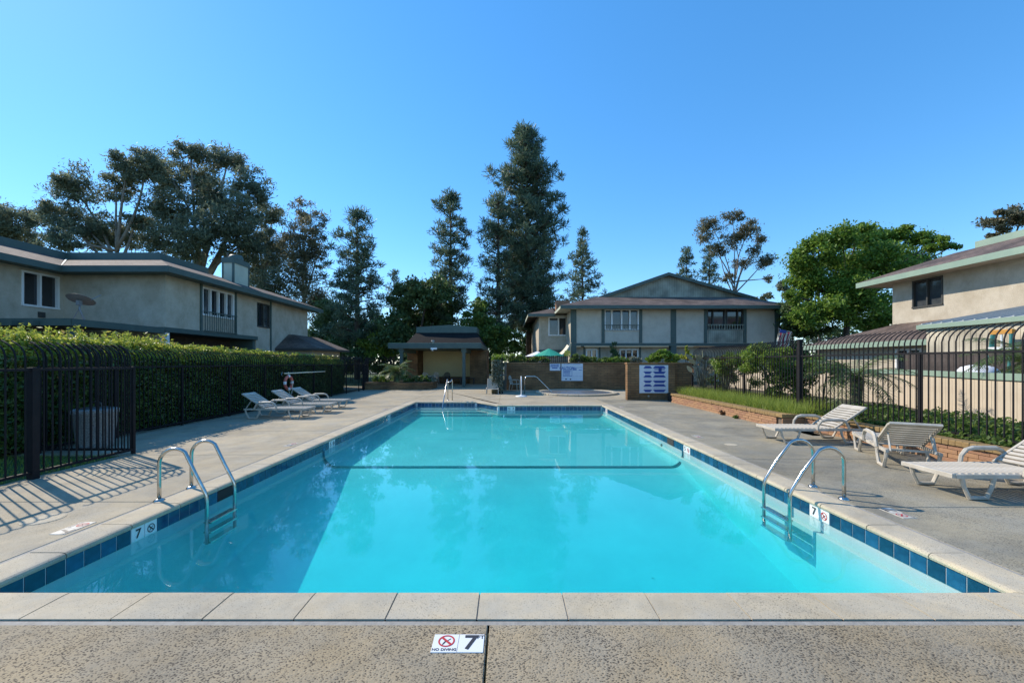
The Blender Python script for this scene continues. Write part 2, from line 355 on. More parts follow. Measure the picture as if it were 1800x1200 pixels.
# ------------------------------------------------------------------ ground
g = MB(); hx0, hx1, hy0, hy1 = -5.0, 6.4, 1.5, 24.0; L = 600
for a in [(-L, hx0, -L, L), (hx1, L, -L, L), (hx0, hx1, -L, hy0), (hx0, hx1, hy1, L)]:
    g.quad((a[0], a[2], -.12), (a[1], a[2], -.12), (a[1], a[3], -.12), (a[0], a[3], -.12))
struct('ground', g.mesh('ground', M['ground']))
# lawn beside the near fence and behind the cabana
lw = MB(); lw.quad((-16, -4, -.03), (-6.98, -4, -.03), (-6.98, 7.22, -.03), (-16, 7.22, -.03)); struct('lawn', lw.mesh('lawn', M['lawn']))
lw = MB(); lw.quad((-40, 25.2, -.03), (-9.2, 25.2, -.03), (-7.5, 60, -.03), (-40, 60, -.03)); struct('lawn', lw.mesh('lawn', M['lawn']))
bed = MB(); bed.box(7.12, 60, 10.06, 17.9, -.1, .33); bed.box(7.62, 60, -6, 10.05, -.1, .33); bed.box(8.5, 60, 17.95, 24, -.1, .32)
struct('planting_bed', bed.mesh('planting_bed', M['soil']))
yd = MB(); yd.box(-.1, 40, 24.62, 60, -.1, .25); struct('yard', yd.mesh('yard', M['ground']))

# ------------------------------------------------------------------ pool
XL, XR, Y0, Y1, Y2 = -3.9, 3.72, 2.886, 15.6, 16.94
POLY = [(XL, Y0), (XR, Y0), (XR, Y1), (-.38, Y1), (-1.31, Y2), (XL, Y2)]
WZ = -.19
pool = thing('swimming_pool', 'large rectangular swimming pool with turquoise water, blue tile band and stone coping', 'pool')
def floor_z(y):
    return WZ - float(np.interp(y, [2.8, 5.0, 7.0, 8.45, 12, 17], [1.26, 1.00, .64, .35, .30, .26]))
# basin: sloping floor and walls
b = MB(); ys = np.linspace(Y0 - .01, Y2 + .01, 48)
cv = .26
for i in range(len(ys) - 1):
    ya, yb = ys[i], ys[i+1]; za, zb = floor_z(ya), floor_z(yb)
    def ring(y, z):
        cva = float(np.interp(y, [3, 6.8, 8.2], [.06, .09, cv])); an = [R(a_) for a_ in (0, 15, 30, 45, 60, 75, 90)]
        return [(XL-.006, y, -.055)] + [(XL-.006+cva*(1-math.cos(a_)), y, z+cva*(1-math.sin(a_))) for a_ in an] + [(XR+.006-cva*(1-math.cos(a_)), y, z+cva*(1-math.sin(a_))) for a_ in an[::-1]] + [(XR+.006, y, -.055)]
    ra, rb = ring(ya, za), ring(yb, zb)
    for j in range(len(ra) - 1): b.quad(ra[j], ra[j+1], rb[j+1], rb[j])
b.quad((XL-.1, Y0-.006, -2), (XR+.1, Y0-.006, -2), (XR+.1, Y0-.006, -.055), (XL-.1, Y0-.006, -.055))
b.quad((-.38, Y1+.006, -.055), (XR+.1, Y1+.006, -.055), (XR+.1, Y1+.006, -1.2), (-.38, Y1+.006, -1.2))
b.quad((-1.31, Y2+.006, -.055), (-.38, Y1+.006, -.055), (-.38, Y1+.006, -1.2), (-1.31, Y2+.006, -1.2))
b.quad((XL-.1, Y2+.006, -.055), (-1.31, Y2+.006, -.055), (-1.31, Y2+.006, -1.2), (XL-.1, Y2+.006, -1.2))
b.build('basin', M['plaster'], pool, True)
MB().box(XR-.055, XR+.004, Y0, Y1, -1.9, -.345).build('ledge', M['plaster'], pool)
# entry steps
for k, (yy, zz) in enumerate([(16.45, WZ - .06), (16.1, WZ - .13), (15.75, WZ - .20)]):
    s_ = MB(); xr = [-1.1, -.85, -.62][k]
    s_.prism([(XL+.002, yy, -1.1), (xr, yy, -1.1), (xr - .25, Y2, -1.1), (XL+.002, Y2, -1.1)], (0, 0, zz + 1.1)); s_.build('entry_step', M['plaster'], pool)
# dark line of tile across the floor where it starts to slope, running up both walls
t = MB(); yl = 8.45; zf = floor_z(yl) + .006; h = .045
t.quad((XL+cv, yl-h, floor_z(yl-h)+.006), (XR-cv, yl-h, floor_z(yl-h)+.006), (XR-cv, yl+h, floor_z(yl+h)+.006), (XL+cv, yl+h, floor_z(yl+h)+.006))
for s_, xw in ((1, XL), (-1, XR)):
    pr = [(-.006+cv*(1-math.cos(R(a_))), cv*(1-math.sin(R(a_)))) for a_ in (90, 75, 60, 45, 30, 15, 0)] + [(-.006, .33)]
    for (xa, ha), (xb, hb) in zip(pr[:-1], pr[1:]):
        o_ = .006*s_
        t.quad((xw+s_*xa+o_, yl-h, zf+ha), (xw+s_*xb+o_, yl-h, zf+hb), (xw+s_*xb+o_, yl+h, zf+hb), (xw+s_*xa+o_, yl+h, zf+ha))
t.build('break_line', M['tile_line'], pool)
for lx, ly in ((-1.13, 4.1), (1.9, 5.2), (-.4, 6.3), (.8, 4.4), (2.6, 7.2)):
    f = MB(); f.quad((-.045, 0, .012), (0, .02, .016), (.05, .005, .010), (0, -.02, .012)); o = f.build('fallen_leaf', M['bark'], pool, False, (lx, ly, floor_z(ly))); o.scale = (.9, .9, 1) if lx == -1.13 else (.4, .4, 1)
# coping stones
def offset_poly(poly, d):
    n = len(poly); out = []
    for i in range(n):
        p0, p1, p2 = Vector(poly[i-1]), Vector(poly[i]), Vector(poly[(i+1) % n])
        e1 = (p1-p0).normalized(); e2 = (p2-p1).normalized()
        n1 = Vector((e1.y, -e1.x)); n2 = Vector((e2.y, -e2.x))
        m_ = (n1+n2); m_ = m_ / (1 + n1.dot(n2)); out.append(p1 + m_*d)
    return out
CW = .295
PROF = [(-.022, -.050), (-.030, -.028), (-.022, -.008), (-.004, .001), (.03, .004), (CW, .004), (CW, -.055), (-.005, -.055)]
corner_m = [o - Vector(p) for o, p in zip(offset_poly(POLY, 1.0), POLY)]
copings = []
for e in range(len(POLY)):
    a, c = Vector(POLY[e]), Vector(POLY[(e+1) % 6]); d = (c-a).normalized(); nrm = Vector((d.y, -d.x)); Ln = (c-a).length
    if e == 0:
        st = [-.2 + .596*k for k in range(-20, 20)]; js = [0] + [s - a.x for s in st if .15 < s - a.x < Ln - .15] + [Ln]
    else:
        k = max(1, round(Ln/.6)); js = [Ln*i/k for i in range(k+1)]
    for s0, s1 in zip(js[:-1], js[1:]):
        mb = MB(); rows = []
        for s_, first, last in ((s0 + .005, s0 == 0, False), (s1 - .005, False, s1 == Ln)):
            row = []
            for o_, z in PROF:
                if first: p = a + corner_m[e]*o_ + d*.003
                elif last: p = c + corner_m[(e+1) % 6]*o_ - d*.003
                else: p = a + d*s_ + nrm*o_
                row.append((p.x, p.y, z))
            rows.append(row)
        n = len(PROF); jz = random.uniform(-.0015, .0015)
        mb.add([(x, y, z+jz) for x, y, z in rows[0] + rows[1]], [tuple(range(n)), tuple(range(n, 2*n))[::-1]] + [(i, n+i, n+(i+1) % n, (i+1) % n) for i in range(n)])
        mb.build('coping_stone', M['coping'], pool)
# backing under the coping and the grout behind the tiles
OUT = offset_poly(POLY, CW + .012); OUT2 = offset_poly(POLY, CW + .05); INN = offset_poly(POLY, .004)
jb = MB(); sb = MB()
for i in range(6):
    j = (i+1) % 6
    jb.quad((*INN[i], -.0552), (*INN[j], -.0552), (*OUT2[j], -.0552), (*OUT2[i], -.0552))
    sb.quad((*OUT[i], -.004), (*OUT[j], -.004), (*OUT2[j], -.004), (*OUT2[i], -.004))
    jb.quad((*OUT[i], -.0552), (*OUT[j], -.0552), (*OUT[j], -.0042), (*OUT[i], -.0042))
jb.build('joint_bed', M['joint'], pool); pg = MB()
I3, O3 = offset_poly(POLY, .01), offset_poly(POLY, CW - .004)
for i in range(6):
    j = (i+1) % 6; pg.quad((*I3[i], -.004), (*I3[j], -.004), (*O3[j], -.004), (*O3[i], -.004))
pg.build('joint_grout', M['pale_grout'], pool); sb.build('sealant_joint', M['sealant'], pool)
gb = MB()
I2 = offset_poly(POLY, -.0005)
for i in range(6):
    j = (i+1) % 6
    gb.quad((*I2[i], -.2085), (*I2[j], -.2085), (*I2[j], -.055), (*I2[i], -.055))
gb.build('grout_band', M['grout'], pool)
# waterline tiles, each a piece
TS = .1524
tl = MB(); tl.bbox(-TS/2+.0042, TS/2-.0042, -TS/2+.003, TS/2-.003, 0, .005, .0015); tile_me = tl.mesh('tile', M['tile']); tile_set = [tile_me, tile_me, tl.mesh('tile', M['tile_b']), tl.mesh('tile', M['tile_c'])]; wt_me = tl.mesh('tile_white', M['tile_white'])
def wall_frame(e):
    a, c = Vector(POLY[e]), Vector(POLY[(e+1) % 6]); d = (c-a).normalized(); return a, c, d, (c-a).length
SPECIAL = {1: [4.7, 8.25, 15.0], 5: [4.22, 8.9, 13.1], 2: [3.55, 3.55]}
for e in range(1, 6):
    a, c, d, Ln = wall_frame(e); k = int(Ln / TS); off = (Ln - k*TS)/2
    inward = Vector((-d.y, d.x))
    # looking from inside the pool, right-hand direction of the wall text
    u = Vector((-d.x, -d.y, 0)); v = Vector((0,0,1))
    for i in range(k):
        s_ = off + (i+.5)*TS; p = a + d*s_; sp = None
        for q in SPECIAL.get(e, []):
            key = p.y if e in (1, 5) else s_
            dd = key - q if e != 5 else q - key
            dd = -dd if e == 1 else dd
            if abs(dd) < TS: sp = (q, dd > 0)
        o3 = Vector((p.x, p.y, -.0555 - TS/2))
        ob = frame_obj('tile', wt_me if sp else random.choice(tile_set), pool, o3, u, v, 0, 0, .001)
        if sp:
            num = {4.7: '7', 4.22: '7', 8.25: '5', 8.9: '5', 15.0: '3', 13.1: '4', 3.55: '3'}[sp[0]]
            if (d.dot(Vector((0,1))) if e in (1,5) else 0) < 0: sp = (sp[0], not sp[1])
            if sp[1]:
                r_, f_ = ND_RED if e == 1 else ND_INK
                x = link('no_diving_symbol', r_, ob, (0,0,.0085)); link('diver', f_, ob, (0,0,.0080))
            else: link('lettering', text_mesh(num, .13, 'ink'), ob, (0,0,.0085))
# skimmer mouths, wall light, return fittings
def wall_thing(mb, name, m, smooth=False): return mb.build(name, M[m], pool, smooth)
wall_thing(MB().box(XR-.012, XR, 8.9, 9.25, -.2, -.06), 'skimmer_mouth', 'joint')
wall_thing(MB().box(XL, XL+.012, 5.35, 5.7, -.2, -.06), 'skimmer_mouth', 'joint')
lt = MB().lathe([(0, .02), (.07, .02), (.085, .012), (.09, 0)], n=24); o = lt.build('underwater_light', M['trim'], pool, True)
o.matrix_basis = Matrix.Translation((XR+.002, 6.35, -.44)) @ Matrix.Rotation(R(-90), 4, 'Y')
for yy in (9.6, 13.0):
    o = MB().lathe([(0, .02), (.04, .02), (.05, 0)], n=14).build('return_fitting', M['dark_frame'], pool, True)
    o.matrix_basis = Matrix.Translation((XR+.002, yy, -.33)) @ Matrix.Rotation(R(-90), 4, 'Y')
# water body
wp = offset_poly(POLY, .05); wb = MB(); wb.prism([(p.x, p.y, -2.0) for p in wp], (0, 0, 2.0 + WZ))
struct('pool_water', wb.mesh('pool_water', M['water']))

# ------------------------------------------------------------------ deck slabs
deck = struct('pool_deck')
GP = .006
def slab(x0, x1, y0, y1, m='concrete', z=0):
    MB().bbox(x0+GP, x1-GP, y0+GP, y1-GP, -.115, z, .006).build('slab', M[m], deck)
OX0, OX1, OY0 = XL - CW - .05 + GP, XR + CW + .05 - GP, Y0 - CW - .05 + GP
for x0, x1 in ((-6.76, -.12), (-.12, 7.4)): slab(x0, x1, -3, OY0, 'aggregate')
yl_ = [OY0, 4.78, 7.22]
for a, c in zip(yl_[:-1], yl_[1:]): slab(-6.76, OX0, a, c)
for a, c in zip([7.22, 9.7, 12.15, 14.6, 17.25], [9.7, 12.15, 14.6, 17.25, 21.0]): slab(-8.85, OX0, a, c)
slab(-8.85, OX0, 21, 24.6); slab(-12, OX0, 24.6, 28.2); slab(-9, OX0, 28.2, 37)
for a, c in zip([OY0, 4.6, 6.88, 9.1, 11.3, 13.6, 15.9], [4.6, 6.88, 9.1, 11.3, 13.6, 15.9, 17.7]): slab(OX1, 7.5 if a < 9 else 6.99, a, c, 'concrete_grey')
# alcove side pieces follow the coping outline
oc = [Vector((o.x, o.y)) for o in offset_poly(POLY, CW + .05 - GP)]
def polyslab(pts, m='concrete'):
    MB().prism([(x, y, -.115) for x, y in pts], (0, 0, .115)).build('slab', M[m], deck)
yA = oc[5].y
polyslab([(OX0+GP, yA), (oc[4].x, yA), (oc[3].x-.0, oc[3].y), (-.36, oc[3].y), (-.36, 24.6), (OX0+GP, 24.6)])
SPC = (3.75, 21.75); SPR = 1.95
# slab with a round spa opening
def ring_slab(x0, x1, y0, y1, c, r):
    N = 64; b = MB(); outer = []; inner = []
    for k in range(N):
        a = 2*math.pi*k/N; dx, dy = math.cos(a), math.sin(a)
        tx = ((x1-c[0])/dx if dx > 1e-9 else (x0-c[0])/dx if dx < -1e-9 else 1e9); ty = ((y1-c[1])/dy if dy > 1e-9 else (y0-c[1])/dy if dy < -1e-9 else 1e9)
        t_ = min(tx, ty); outer.append((c[0]+dx*t_, c[1]+dy*t_, 0)); inner.append((c[0]+dx*r, c[1]+dy*r, 0))
    for i in range(N):
        j = (i+1) % N; b.quad(inner[i], outer[i], outer[j], inner[j])
        b.quad((*inner[i][:2], -.115), inner[i], inner[j], (*inner[j][:2], -.115))
    for cx_, cy_ in ((x0,y0),(x1,y0),(x1,y1),(x0,y1)):   # corner fillers
        k = min(range(N), key=lambda i: 0 if False else (outer[i][0]-cx_)**2 + (outer[i][1]-cy_)**2)
        for j in (k-1, (k+1) % N):
            b.quad(outer[k], (cx_, cy_, 0), outer[j])
    b.build('slab', M['concrete'], deck)
slab(-.36, OX1, oc[3].y - GP, 18.2); ring_slab(-.354, 8.4, 19.2, 24.24, SPC, SPR + .28); slab(-.36, 8.4, 18.2, 19.2)
slab(OX1, 8.4, 17.7, 18.2, 'concrete_grey')
slab(OX0, -.36, 24.6, 37); slab(OX0 + 0, OX0 + .001, 37, 37.1)
kb = MB().box(-6.97, -6.775, -3, 7.21, -.1, -.012); kb.build('slab', M['concrete'], deck)
kb = MB().box(-16, -8.86, 7.24, 9.9, -.1, -.015); kb.build('slab', M['concrete'], deck)
# skimmer lids, patches and painted marks lying on the deck
def lid(x, y, r):
    tag(MB().lathe([(0, .006), (r*.9, .006), (r, .002), (r, -.004)], n=28).build('skimmer_lid', M['coping'], None, False, (x, y, .002)), 
        {1: 'round pale skimmer lid in the deck in the fence shadow', 2: 'small round pale skimmer lid on the deck right of the pool'}[lid.n], 'skimmer lid'); lid.n += 1
lid.n = 1
lid(-4.95, 4.25, .17); lid(4.55, 8.1, .12)
def deck_marker(x, y, rz, label, num):
    t_ = thing('depth_marker', label, 'depth marker', (x, y, .0015), rz)
    for s_ in (-1, 1):
        o_ = MB().bbox(-.0755, .0755, -.076, .076, -.01, .0035, .0015).build('tile', M['tile_white' if 'front' in label else 'tile_worn'], t_, False, (s_*.0765, 0, 0))
        if s_ < 0:
            link('no_diving_symbol', ND_RED[0], o_, (.004, .016, .0052), None, (1.08, 1.08, 1)); link('diver', ND_RED[1], o_, (.004, .016, .0046), None, (1.08, 1.08, 1))
            link('lettering', text_mesh('NO DIVING', .0275, 'ink'), o_, (.0, -.056, .005))
        else:
            link('lettering', text_mesh(num, .165, 'ink'), o_, (-.004, 0, .005)); link('lettering', text_mesh('FT', .040, 'ink'), o_, (.053, .048, .005))
    return t_
deck_marker(-.292, 2.368, 0, 'no diving and 7 FT depth marker beside the slab joint in the front deck', '7')
deck_marker(4.32, 4.42, R(90), 'worn no diving depth marker on the deck beside the ladder near the loungers', '7')
deck_marker(-4.38, 4.02, R(-90), 'worn depth marker on the deck by the fence shadow', '7')
deck_marker(4.3, 9.0, R(90), 'small depth marker on the deck right of the pool, halfway along', '5')
deck_marker(-4.40, 8.1, R(-90), 'small depth marker on the deck left of the pool, level with the floor line', '5')
deck_marker(-4.38, 14.2, R(-90), 'far depth marker on the deck left of the pool near its shallow end', '3')
deck_marker(4.3, 15.0, R(90), 'far depth marker on the deck by the far right pool corner', '3')

# ------------------------------------------------------------------ spa
spa = thing('spa', 'round sunken spa with pale rim in front of the brick wall', 'spa', (SPC[0], SPC[1], 0))
sp = MB().lathe([(SPR, .08), (SPR, -.9), (.01, -.9)], n=56); sp.build('shell', M['plaster'], spa, True)
for k in range(26):
    a0, a1 = 2*math.pi*k/26 + .004, 2*math.pi*(k+1)/26 - .004; c_ = MB(); pf = [(SPR-.03, .06), (SPR-.02, .085), (SPR+.02, .095), (SPR+.26, .09), (SPR+.28, .07), (SPR+.285, -.02), (SPR-.01, -.02)]
    rows = [[(r_*math.cos(a), r_*math.sin(a), z) for r_, z in pf] for a in (a0, (a0+a1)/2, a1)]; n = len(pf)
    c_.add(rows[0]+rows[1]+rows[2], [tuple(range(n)), tuple(range(2*n, 3*n))[::-1]] + [(q*n+i, q*n+(i+1) % n, (q+1)*n+(i+1) % n, (q+1)*n+i) for q in (0, 1) for i in range(n)])
    c_.build('coping_stone', M['coping'], spa)
st_ = MB().lathe([(SPR-.002, .05), (SPR-.002, -.10)], n=56); st_.build('tile_band', M['tile'], spa)
w_ = MB().lathe([(0, .062), (SPR-.012, .062), (SPR+.03, -.03), (SPR+.03, -1.0), (0, -1.0)], n=56); o = struct('spa_water', w_.mesh('spa_water', M['spa_water'])); o.location = (*SPC, 0)

# ------------------------------------------------------------------ railings
def arc(c, r, a0, a1, ax, n=8):        # points in a vertical plane along axis ax (0 = x, 1 = y)
    out = []
    for i in range(n+1):
        a = R(a0 + (a1-a0)*i/n); out.append((c[0] + r*math.cos(a), c[1] + r*math.sin(a)))
    return out
def ladder(sgn, y0, label, po=.40):
    x_edge = XR if sgn > 0 else -XL
    t_ = thing('pool_ladder', label, 'pool ladder', (sgn*x_edge, y0, 0), 0, 'pool ladders')
    for dy in (-.245, .245):
        pr = [(po, 0), (po, .2), (po, .42)] + arc((po-.19, .44), .19, 0, 130, 0, 10)[1:] + [(-.10, .34) if po > .35 else (-.13, .32), (-.235, .12)] + [(-.26, .06), (-.265, 0), (-.265, -.52)]
        MB().tube([(sgn*x, dy, z) for x, z in pr], .021, 12).build('rail', M['steel'], t_, True)
        MB().lathe([(.022, .03), (.04, .022), (.06, .006), (.06, -.0)], (sgn*po, dy, .001), 18).build('escutcheon', M['steel'], t_, True)
    for z in (-.26, -.38, -.50):
        MB().bbox(sgn*-.265-.05, sgn*-.265+.05, -.235, .235, z-.02, z, .004).build('tread', M['steel'], t_)
    return t_
ladder(1, 5.12, 'steel pool ladder near the white loungers by the brick planter')
ladder(-1, 5.06, 'steel pool ladder beside the shadow of the iron fence', .31)
t_ = thing('handrail', 'steel handrail standing at the pool entry steps', 'handrail', (-2.65, 17.7, 0))
MB().tube([(0, 0, 0), (0, 0, .5)] + [(0, y, z) for y, z in [(0, .80), (-.04, .90), (-.12, .93), (-.20, .90)]] + [(0, -1.45, -.12), (0, -1.5, -.3), (0, -1.5, -.42)], .022, 10).build('rail', M['steel'], t_, True)
MB().lathe([(.022, .03), (.06, .006), (.06, 0)], (0, 0, .001), 16).build('escutcheon', M['steel'], t_, True)
MB().tube([(.2, 0, 0), (.2, 0, .5)] + [(.2, y, z) for y, z in [(0, .80), (-.04, .90), (-.12, .93), (-.20, .90)]] + [(.17, -.3, .84), (0.0, -.34, .79)], .022, 10).build('rail', M['steel'], t_, True)
t_ = thing('handrail', 'steel handrail sloping down into the round spa', 'handrail', (.92, 21.2, 0))
for dy in (0, .32):
    MB().tube([(0, dy, 0), (0, dy, .75), (.03, dy, .88), (.12, dy, .93), (.55, dy, .93), (.66, dy, .88), (1.42, dy, .12), (1.5, dy, .0), (1.5, dy, -.3)], .023, 10).build('rail', M['steel'], t_, True)

# ------------------------------------------------------------------ sun loungers
def make_lounger():
    t_ = thing('sun_lounger', '', 'sun lounger', (0,0,0), 0, 'white plastic sun loungers around the pool')
    W, H = .64, .33; ang = R(33); piv = .62    # foot at x=-.98, back from piv to head (+x)
    x0, x1 = -.98, .30; BL = .78
    mp = M['white_plastic']
    def bc(s, off=0.): return Vector((x1 + s*math.cos(ang) - off*math.sin(ang), 0, H + s*math.sin(ang) + off*math.cos(ang)))
    for s_ in (-1, 1):
        y = s_*(W/2)
        # side rail: curved beam under the seat
        b = MB(); b.box(x0+.02, x1+.62, y-.02, y+.02, H-.055, H-.004); b.build('side_rail', mp, t_)
        br = MB(); a_, c_ = bc(0), bc(BL)
        br.tube([(a_.x, y*.96, a_.z), (c_.x, y*.96, c_.z)], .024, 4); br.build('back_rail', mp, t_)
        # legs: wide U loops
        for xa, xb, spread in ((x0+.10, x0+.52, .05), (x1+.12, x1+.58, .06)):
            l = MB(); l.tube([(xa, y, H-.03), (xa+.03, y, .17), (xa+spread+.05, y, .025), (xb-spread-.05, y, .025), (xb-.03, y, .17), (xb, y, H-.03)], [.028, .024, .027, .027, .024, .028], 6)
            l.build('leg', mp, t_)
        ar = MB(); ya = s_*(W/2+.045)
        ar.tube([(x1-.42, ya, H-.03), (x1-.40, ya, H+.08), (x1-.33, ya, H+.165), (x1-.24, ya, H+.19), (x1+.10, ya, H+.185), (x1+.19, ya, H+.15), (x1+.25, ya, H+.05), (x1+.28, ya, H-.03)], [.026, .026, .03, .034, .034, .03, .026, .026], 6)
        ar.build('armrest', mp, t_)
        stt = MB(); q = bc(.50); stt.tube([(q.x, y*.8, q.z-.02), (x1+.60, y*.85, H-.03)], .016, 5); stt.build('back_prop', mp, t_)
    n = 15
    sl = MB().bbox(-.027, .027, -W/2+.015, W/2-.015, -.02, .006, .005); sm = sl.mesh('slat', mp)
    for i in range(n):
        link('slat', sm, t_, (x0 + .05 + i*(x1-x0-.06)/(n-1), 0, H))
    nb = 9
    for i in range(nb):
        p = bc(.07 + i*(BL-.12)/(nb-1), .012); link('slat', sm, t_, (p.x, 0, p.z), (0, -ang, 0), (1.02, .93, 1))
    p = bc(BL, .0); MB().bbox(-.05, .05, -W/2+.005, W/2-.005, -.02, .022, .01).build('top_rail', mp, t_).matrix_basis = Matrix.Translation(p) @ Matrix.Rotation(-ang, 4, 'Y')
    MB().bbox(x0-.03, x0+.02, -W/2-.01, W/2+.01, H-.05, H+.006, .006).build('foot_rail', mp, t_)
    for x in (x0+.3, x1+.34): MB().box(x-.03, x+.03, -W/2+.02, W/2-.02, H-.055, H-.025).build('cross_bar', mp, t_)
    return t_
proto = make_lounger()
SPOTS = [(6.46, 8.5, 0, 'white slatted lounger with raised back beside the brick planter corner'),
         (6.62, 6.86, R(-118), 'white lounger seen from behind with its back to the camera, by the brick planter'),
         (6.36, 5.15, 0, 'nearest white lounger, cut by the picture edge, its slatted foot towards the pool'),
         (-6.93, 12.1, R(180), 'nearest of three white loungers in a row along the hedge fence'),
         (-6.80, 13.35, R(180), 'middle of three white loungers in a row along the hedge fence'),
         (-6.85, 14.65, R(180), 'farthest of three white loungers in a row, below the life ring')]
for i, (x, y, rz, lab) in enumerate(SPOTS):
    o = proto if i == 0 else copy_tree(proto)
    o.location = (x, y, .001); o.rotation_euler = (0, 0, rz); o.scale = (.95, .95, .95); o['label'] = lab

# ------------------------------------------------------------------ fences
def picket_mesh(z0, zv, zt, out, r=.0082):
    pts = [(0,0,z0), (0,0,zv), (-out*.10, 0, zv+(zt-zv)*.34), (-out*.32, 0, zv+(zt-zv)*.62), (-out*.64, 0, zv+(zt-zv)*.84), (-out, 0, zt)]
    return MB().tube(pts, r*1.35, 4).mesh('picket', M['fence'])
def fence(name, label, a, c, z0, rail, pm, out_sign, posts, post_top, sp=.112, cat='fence', rails=True, tall=()):
    a, c = Vector(a), Vector(c); d = (c-a); Ln = d.length; d.normalize(); ang = math.atan2(d.y, d.x)
    t_ = thing(name, label, cat, (a.x, a.y, 0), ang)
    # local x runs along the fence; out_sign: +1 tips lean to local +y, -1 to local -y
    n = int(Ln/sp); rz = R(-90) if out_sign > 0 else R(90)
    for i in range(n):
        x = (i+.5)*Ln/n
        if all(abs(x-p) > .04 for p in posts): link('picket', pm, t_, (x, 0, 0), (0, 0, rz))
    for z in (rail, z0 + .10): MB().box(0, Ln, -.02, .02, z-.038, z).build('rail', M['fence'], t_)
    for p in posts:
        w = .045 if p in tall else .024; zt = post_top + (.42 if p in tall and z0 > .1 else 0)
        MB().bbox(p-w, p+w, -w, w, z0-.32, zt, .008).build('post', M['fence'], t_)
    return t_
pmL = picket_mesh(.06, 1.74, 1.98, .20)
NF = 7.3
fence('iron_fence', 'near black iron picket fence casting striped shadow on the deck', (-6.86, NF), (-6.86, .2), 0, 1.585, pmL, -1, [0.0, 1.54, 3.4, 5.3], 1.60, tall=(1.54, 3.4))
fence('iron_fence', 'short iron fence return in front of the stone trash can', (-8.62, NF), (-6.9, NF), 0, 1.585, pmL, -1, [0.03], 1.60)
fence('iron_fence', 'long black iron picket fence along the clipped hedge', (-8.66, NF), (-8.66, 24.0), 0, 1.585, pmL, 1, [1.5, 3.3, 5.1, 6.9, 8.7, 10.5, 12.3, 14.1, 15.9, 16.65], 1.60)
fence('iron_fence', 'distant dark iron fence behind the brick planter and palm', (-13.5, 31.5), (-7.9, 31.5), 0, 1.75, picket_mesh(.06, 1.9, 2.1, .15, .012), 1, [.05, 2, 3.8, 5.5], 1.8, .14)
o = fence('iron_gate', 'dark iron gate between the long fence and the brick planter', (-8.66, 24.05), (-9.6, 27.5), 0, 1.55, picket_mesh(.06, 1.7, 1.95, .15, .012), -1, [.05, 3.5], 1.6, .13, 'gate')
pmR = picket_mesh(.36, 2.04, 2.30, .27)
fence('iron_fence', 'black iron picket fence with curved tips above the low brick planter', (7.82, 16.9), (7.82, 3.4), .36, 1.86, pmR, 1, [0.04, 1.9, 3.75, 6.25, 9.35, 11.05], 1.87, tall=(6.25,))

# ------------------------------------------------------------------ low brick planter wall (right)
pw = thing('brick_planter_wall', 'low orange brick retaining wall with yellowish cap bricks beside the loungers', 'brick wall')
def brick_run(x, y0, y1, x_end=None):
    MB().box(x+.025, x+.22, y0, y1, -.05, .30).build('core', M['mortar'], pw)
    BLn, BH = .295, .072
    bm = [MB().bbox(0, .03, .005, BLn-.005, .0, BH-.009, .004).mesh('brick', M[k]) for k in ('brick_orange', 'brick_red', 'brick_orange')]
    for c in range(4):
        y = y0 + (0 if c % 2 else -BLn/2)
        while y < y1 - .02:
            s0, s1 = max(y, y0), min(y + BLn, y1)
            if s1 - s0 > .04:
                link('brick', random.choice(bm), pw, (x + random.uniform(-.003, .003), s0, .0 + c*BH), None, (1, (s1-s0)/BLn, 1))
            y += BLn
    cm = MB().bbox(-.035, .225, .004, .098, 0, .085, .010).mesh('brick', M['brick_yellow'])
    n = int((y1-y0)/.102)
    for i in range(n): link('brick', cm, pw, (x + random.uniform(-.006, .006), y0 + i*(y1-y0)/n, .292 + random.uniform(-.003, .003)), (0, 0, random.uniform(-.01, .01)))
brick_run(6.90, 10.22, 16.75); brick_run(7.45, 3.2, 10.0)
# pier where the wall steps back: courses across, facing the viewer
MB().box(6.94, 7.60, 10.03, 10.2, -.05, .30).build('core', M['mortar'], pw)
cf = MB().bbox(.004, .29, -.03, 0, 0, .063, .004).mesh('brick', M['brick_orange'])
for c in range(4):
    x = 6.905
    while x < 7.45: link('brick', cf, pw, (x, 10.03 + random.uniform(-.003, .003), c*.072), None, (min(1, (7.47-x)/.295), 1, 1)); x += .295
cc = MB().bbox(.003, .097, -.06, .19, 0, .085, .01).mesh('brick', M['brick_yellow'])
for i in range(6): link('brick', cc, pw, (6.87 + i*.1, 10.03, .292 + random.uniform(-.003, .003)))

# ------------------------------------------------------------------ back brick wall, sign wall, signs
def brick_wall(name, label, x0, x1, y0, y1, z1, capname=True):
    t_ = thing(name, label, 'brick wall', ((x0+x1)/2, y0, 0)); ox = (x0+x1)/2
    MB().box(x0-ox, x1-ox, 0, y1-y0, -.05, z1-.07).build('wall', M['brick_wall'], t_)
    MB().bbox(x0-ox-.03, x1-ox+.03, -.03, y1-y0+.03, z1-.069, z1, .01).build('cap', M['brick_wall'], t_)
    return t_
bw_ = brick_wall('brick_wall', 'long brown brick wall behind the spa with white notices on it', -.15, 8.4, 24.3, 24.6, 1.68)
sw_ = brick_wall('brick_wall', 'short brown brick wall carrying the blue and white poster', 5.34, 7.46, 17.72, 18.02, 1.67)
brick_wall('brick_wall', 'shaded brown brick wall end between poster wall and iron fence', 7.47, 8.45, 18.06, 18.34, 1.67)
MB().lathe([(0, .03), (.035, .03), (.05, 0)], n=14).build('valve_cover', M['coping'], sw_, True).matrix_basis = Matrix.Translation((-.12, -.004, .17)) @ Matrix.Rotation(R(90), 4, 'X')
t_ = thing('wood_post', 'weathered grey post at the left end of the brown brick wall', 'post', (-.12, 24.1, 0))
